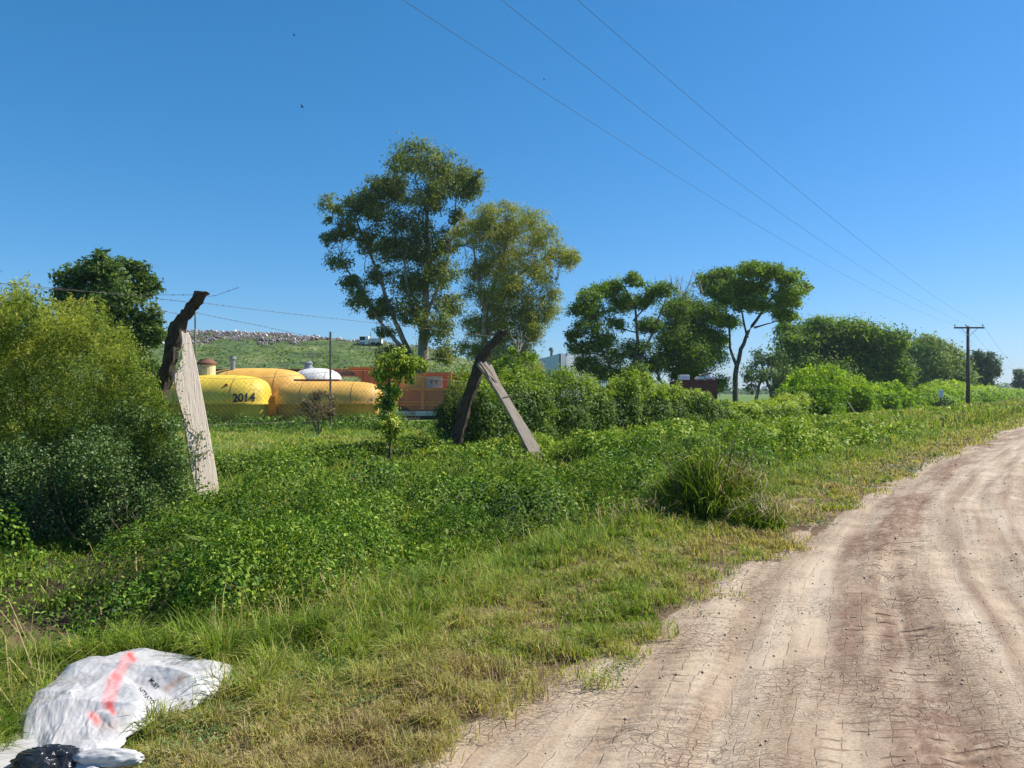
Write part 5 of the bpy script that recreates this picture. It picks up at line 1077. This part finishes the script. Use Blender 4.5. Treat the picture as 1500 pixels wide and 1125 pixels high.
# ------------------------------------------------------------------ power line
M['pole'] = solid('creosote_pole', (.13, .09, .07), (.07, .05, .04), 3, .8)
def pole(px, Yp, ht, label, wx):
    c = np.array([(px - CX) / F * Yp, Yp, 0]); c[2] = float(ground_h(c[0], Yp)) - .3
    root = empty('power_pole', c, label, 'power pole', 'wooden power poles')
    top = c + [0, 0, ht - c[2]]
    mb = MB(); mb.tube([c, (c + top) / 2, top], [.2, .18, .14], 12); mb.build('pole', M['pole'], root, smooth=True)
    mb = MB(); mb.box(top + [0, -.2, -.18], (wx, .14, .16)); mb.build('crossarm', M['pole'], root)
    mb = MB()
    for s in (-1, 1): mb.tube([top + [s * wx * .27, -.24, -.26], top + [0, -.2, -1.05]], .025, 5)
    mb.build('brace', M['steel'], root)
    for s in (-1, -.22, .95):
        q = top + [s * wx * .48, -.2, -.1]; mb = MB(); mb.tube([q, q + [0, 0, .12], q + [0, 0, .13], q + [0, 0, .2], q + [0, 0, .28]], [.02, .02, .07, .08, .03], 8); mb.build('insulator', M['steel'], root)
    return top
top1 = pole(1418, 80, 8.5, 'nearer brown wooden power pole with crossarm beside the road', 3.1)
top2 = pole(1492, 229, 8.6, 'far small power pole at the right edge', 3.4)
W3 = [[(593, 0), (798, 138), (950, 232), (1068, 303), (1185, 375), (1267, 418)], [(739, 0), (904, 141), (1068, 252), (1185, 343), (1285, 405)], [(848, 0), (980, 120), (1126, 240), (1244, 340), (1343, 416)]]
labs = ['left power line crossing the sky', 'middle power line crossing the sky', 'right power line crossing the sky']
for pts, s, lab in zip(W3, (-1, -.22, .95), labs):
    e = top1 + np.array([s * 1.49, -.2, .15]); sl2 = .80; q = []
    for px, py in pts:
        a_ = (px - CX) / F; Yw = (e[0] - sl2 * e[1]) / (a_ - sl2); q.append(P(px, py, Yw))
    q = np.array(q); ys_ = np.append(q[:, 1], [e[1]] * 3); zs_ = np.append(q[:, 2], [e[2]] * 3)
    cf = np.polyfit(ys_, zs_, 3); Yl = np.linspace(3, e[1], 90); zl = np.polyval(cf, Yl); zl += (e[2] - zl[-1]) * ((Yl - 3) / (e[1] - 3)) ** 6
    R_ = np.stack([e[0] - sl2 * (e[1] - Yl), Yl, zl], 1); mb = MB(); mb.tube(R_, .0062, 5, cap=False)
    e2 = top2 + np.array([s * 1.6, -.2, .15]); f = np.linspace(0, 1, 30)[:, None]; R2 = e * (1 - f) + e2 * f; R2[:, 2] -= 6 * (f * (1 - f))[:, 0] * 1.0; mb.tube(R2, .01, 4, cap=False)
    tag(mb.build('power_line', M['wire_lt']), lab, 'power line', 'overhead power lines')

# birds
def bird(px, py, Yb, label, sc=1.0, rot=0):
    c = P(px, py, Yb); mb = MB(); mb.tube([c + [-.14 * sc, 0, 0], c + [-.06 * sc, 0, .01], c + [.06 * sc, 0, .01], c + [.15 * sc, 0, 0]], [.01 * sc, .045 * sc, .04 * sc, .01 * sc], 8)
    for s in (-1, 1): mb.add([c + [.05 * sc, 0, .01], c + [-.05 * sc, 0, .01], c + [-.06 * sc, s * .28 * sc, .12 * sc], c + [.0, s * .3 * sc, .13 * sc], c + [.02 * sc, s * .14 * sc, .1 * sc]], [(0, 1, 2, 3, 4)])
    o = mb.build('bird', M['black']); tag(o, label, 'bird', 'birds high in the sky')
bird(431, 52, 70, 'uppermost small dark bird high in the sky', .8); bird(443, 157, 60, 'small dark bird above the tallest tree, left of it'); bird(797, 117, 70, 'tiny dark bird close under the left power line', .7)

# ------------------------------------------------------------------ discarded white sack
LE = np.array([(-2.1, 2.5), (-2.16, 3.0), (-2.3, 3.45), (-2.46, 3.9), (-2.46, 4.25), (-2.36, 4.5), (-2.1, 4.62)])
RE = np.array([(-1.35, 2.5), (-1.5, 2.95), (-1.72, 3.25), (-1.74, 3.5), (-1.62, 3.75), (-1.5, 4.0), (-1.5, 4.35)])
rng = np.random.default_rng(77)
def facets(nseed, amp, ux, uy, rg):
    pts = [(x_, y_) for x_ in (-.3, 1.3) for y_ in (-.3, 1.3)] + [(rg.uniform(-.2, 1.2), rg.uniform(-.2, 1.2)) for _ in range(nseed)]
    pts = np.array(pts); val = rg.uniform(-amp, amp, len(pts)); vs, ed, fs, *_ = delaunay_2d_cdt([Vector(p) for p in pts], [], [], 0, 1e-6)
    out = np.zeros(len(ux))
    for f in fs:
        a, b_, c = [pts[i] for i in f]; T = np.array([[b_[0] - a[0], c[0] - a[0]], [b_[1] - a[1], c[1] - a[1]]]); d = np.linalg.det(T)
        if abs(d) < 1e-9: continue
        inv = np.linalg.inv(T); q = inv @ np.stack([ux - a[0], uy - a[1]]); m_ = (q[0] >= -1e-6) & (q[1] >= -1e-6) & (q[0] + q[1] <= 1 + 1e-6)
        out[m_] = (val[f[0]] * (1 - q[0] - q[1]) + val[f[1]] * q[0] + val[f[2]] * q[1])[m_]
    return out
nu, nv = 300, 200; uu = np.linspace(0, 1, nu); vvv = np.linspace(0, 1, nv); UU, VV, Fq = grid(vvv, uu)   # UU across, VV along
tl = np.linspace(0, 1, len(LE)); lx, ly = np.interp(VV, tl, LE[:, 0]), np.interp(VV, tl, LE[:, 1]); rx, ry = np.interp(VV, tl, RE[:, 0]), np.interp(VV, tl, RE[:, 1])
ed = .035 * fbm(VV * 9, UU * 0, seed=91)
xx = lx + (rx - lx) * UU; yy = ly + (ry - ly) * UU
endc = np.clip((1 - VV) / .12, 0, 1) ** .5
arch = (1 - np.abs(2 * UU - 1) ** 4) ** .8 if True else 0
sx_, sy_ = UU * .4 + .3, VV * 1.0
rng = np.random.default_rng(404); cre = facets(60, .085, sx_, sy_, rng) + facets(220, .04, sx_, sy_, rng) + facets(700, .01, sx_, sy_, rng) + .004 * fbm(UU * 40, VV * 80, seed=92)
zz = .02 + (.05 + .05 * sstep(.45, .85, VV)) * arch * endc + cre * (.3 + .7 * arch) * (.35 + .65 * endc)
xx = xx + facets(90, .025, sx_, sy_, rng) + ed * sstep(.4, 1, np.abs(2 * UU - 1)); yy = yy + facets(60, .03, sx_, sy_, rng)
gx = ground_h(xx, yy); zz = np.maximum(gx, -.02) + np.maximum(zz, .03)
ppx = xx / yy * F + CX; ppy = HY - (zz - EYE) / yy * F
def segd(a, b):
    a = np.array(a, float); b = np.array(b, float); q = np.stack([ppx, ppy], 1); tt_ = np.clip(((q - a) @ (b - a)) / ((b - a) @ (b - a)), 0, 1); return np.linalg.norm(q - (a + tt_[:, None] * (b - a)), axis=1)
red = np.exp(-(segd((185, 966), (172, 990)) / 9) ** 6) * .38 + np.exp(-(segd((168, 995), (158, 1030)) / 11) ** 6) * .42 + np.exp(-(segd((160, 1032), (166, 1044)) / 4) ** 2) * .8 + np.exp(-(segd((135, 1048), (142, 1056)) / 6) ** 2) * .75 + np.exp(-(segd((190, 958), (196, 966)) / 4) ** 2) * .9
brown = np.exp(-(segd((150, 1062), (165, 1064)) / 10) ** 2) * .35 + np.exp(-(segd((245, 1008), (268, 992)) / 6) ** 2) * .6
m_t, nt, b = newmat('woven_plastic'); L = nt.links
tc = N(nt, 'ShaderNodeTexCoord'); n1 = N(nt, 'ShaderNodeTexNoise'); n1.inputs['Scale'].default_value = 7; n1.inputs['Detail'].default_value = 8; L.new(tc.outputs['Object'], n1.inputs['Vector'])
r = ramp(nt, [(.3, (.35, .32, .3)), (.5, (.43, .41, .395)), (.7, (.47, .455, .44))], n1.outputs['Fac'])
a1 = N(nt, 'ShaderNodeAttribute', attribute_name='red'); a2 = N(nt, 'ShaderNodeAttribute', attribute_name='brown')
x1 = N(nt, 'ShaderNodeMix', data_type='RGBA'); L.new(a1.outputs['Fac'], x1.inputs[0]); L.new(r.outputs[0], x1.inputs[6]); x1.inputs[7].default_value = (.75, .12, .1, 1)
x2 = N(nt, 'ShaderNodeMix', data_type='RGBA'); L.new(a2.outputs['Fac'], x2.inputs[0]); L.new(x1.outputs[2], x2.inputs[6]); x2.inputs[7].default_value = (.3, .16, .09, 1)
L.new(x2.outputs[2], b.inputs['Base Color']); b.inputs['Roughness'].default_value = .5
sack = mk('woven_sack', np.stack([xx, yy, zz], 1), Fq, m_t, smooth=True, attrs={'red': np.clip(red, 0, 1), 'brown': np.clip(brown, 0, 1)})
tag(sack, 'large crumpled white plastic sack with faded red stains in the grass', 'sack')
sd_ = sack.modifiers.new('thick', 'SOLIDIFY'); sd_.thickness = .004; sd_.offset = -1
# printed words
bvh = BVHTree.FromPolygons([tuple(map(float, p)) for p in np.stack([xx, yy, zz], 1)], [tuple(int(i) for i in f) for f in Fq])
def printed(txt, p0, p1, hpx, name):
    cu = bpy.data.curves.new(name, 'FONT'); cu.body = txt; cu.size = 1; cu.offset = .015
    to = bpy.data.objects.new('tmp', cu); col.objects.link(to); dg = bpy.context.evaluated_depsgraph_get(); me = bpy.data.meshes.new_from_object(to.evaluated_get(dg)); bpy.data.objects.remove(to)
    import bmesh
    bm = bmesh.new(); bm.from_mesh(me); bmesh.ops.triangulate(bm, faces=bm.faces); bmesh.ops.subdivide_edges(bm, edges=bm.edges, cuts=2); bm.to_mesh(me); bm.free()
    c = np.array([v_.co[:] for v_ in me.vertices]); W_ = c[:, 0].max(); H_ = .7
    p0 = np.array(p0, float); p1 = np.array(p1, float); d = p1 - p0; u = d / np.linalg.norm(d); nn = np.array([u[1], -u[0]])   # up of the letters in the picture
    V = []; org = Vector((0, 0, EYE))
    for a, b_, _ in c:
        q = p0 + d * a / W_ + nn * b_ / H_ * hpx; dr = Vector(((q[0] - CX) / F, 1, (HY - q[1]) / F)).normalized()
        h_ = bvh.ray_cast(org, dr); 
        V.append(np.array(h_[0] - dr * .004) if h_[0] else np.array(P(q[0], q[1], 3.8)))
    o = mk(name, np.array(V), [tuple(p.vertices) for p in me.polygons], M['black'], sack); return o
printed('NITRATO', (202, 1010), (222, 1032), 6.5, 'printed_word')
printed('MUST', (218, 996), (229, 1010), 6.5, 'printed_word')
# folded strip of the sack at its foot
def crumple(name, c, sz, n_, amp, mat, label, cat, seed, sq=.6):
    rg = np.random.default_rng(seed); nu, nv = 60, 40; V = []
    th = np.linspace(0, 2 * np.pi, nu, endpoint=False); ph = np.linspace(-np.pi / 2, np.pi / 2, nv)
    T, Ph = np.meshgrid(th, ph); dx, dy, dz = np.cos(Ph) * np.cos(T), np.cos(Ph) * np.sin(T), np.sin(Ph)
    nzv = 1 + amp * (1 - 2 * np.abs(fbm(dx.ravel() * n_, dy.ravel() * n_, dz.ravel() * n_ + 3.3, seed=seed, oct=4))).reshape(T.shape)
    V = np.stack([c[0] + sz[0] * dx * nzv, c[1] + sz[1] * dy * nzv, c[2] + sz[2] * dz * nzv], -1).reshape(-1, 3)
    V[:, 2] = np.maximum(V[:, 2], ground_h(V[:, 0], V[:, 1]) + .004)
    Fs = [(j * nu + i, j * nu + (i + 1) % nu, (j + 1) * nu + (i + 1) % nu, (j + 1) * nu + i) for j in range(nv - 1) for i in range(nu)]
    o = mk(name, V, Fs, mat, smooth=True); tag(o, label, cat); return o
mblk, nt, b = newmat('black_film'); b.inputs['Base Color'].default_value = (.018, .018, .02, 1); b.inputs['Roughness'].default_value = .28; b.inputs['Specular IOR Level'].default_value = .6
n1 = N(nt, 'ShaderNodeTexNoise'); n1.inputs['Scale'].default_value = 22; n1.inputs['Detail'].default_value = 4; tc = N(nt, 'ShaderNodeTexCoord'); nt.links.new(tc.outputs['Object'], n1.inputs['Vector']); bp = N(nt, 'ShaderNodeBump'); bp.inputs['Strength'].default_value = 1; bp.inputs['Distance'].default_value = .03; nt.links.new(n1.outputs['Fac'], bp.inputs['Height']); nt.links.new(bp.outputs[0], b.inputs['Normal'])
hit = bvh.ray_cast(Vector((0, 0, EYE)), Vector(((80 - CX) / F, 1, (HY - 1112) / F)).normalized())[0]
cb_ = np.array(hit) if hit else P(80, 1112, 3.1)
crumple('black_bag', cb_ + [0.0, -.03, .0], (.125, .07, .05), 2.2, .35, mblk, 'crumpled glossy black plastic bag lying on the white sack', 'bag', 5)
crumple('torn_strip', P(160, 1103, 3.22) * [1, 1, 0] + [0, 0, .07], (.12, .035, .03), 2.0, .3, m_t, 'small folded white scrap at the foot of the sack', 'plastic scrap', 6)
for o in bpy.data.objects:
    if o.name.split('.')[0] in ('stems', 'bare_branches', 'stem', 'leaves', 'foliage', 'crown', 'blades', 'dry_blades', 'barb'): o['kind'] = 'stuff'
hm = bpy.data.materials.new('air'); hm.use_nodes = True; nt = hm.node_tree; nt.nodes.remove(nt.nodes['Principled BSDF'])
vo_ = N(nt, 'ShaderNodeVolumePrincipled'); vo_.inputs['Density'].default_value = .0002; vo_.inputs['Color'].default_value = (.72, .84, 1, 1); vo_.inputs['Anisotropy'].default_value = .3
nt.links.new(vo_.outputs[0], nt.nodes['Material Output'].inputs['Volume'])
mb = MB(); mb.box((0, 950, 12.5), (5000, 2000, 32)); hz = mb.build('haze', hm); hz['kind'] = 'stuff'; hz['label'] = 'thin pale haze in the air over the fields'
print('done')
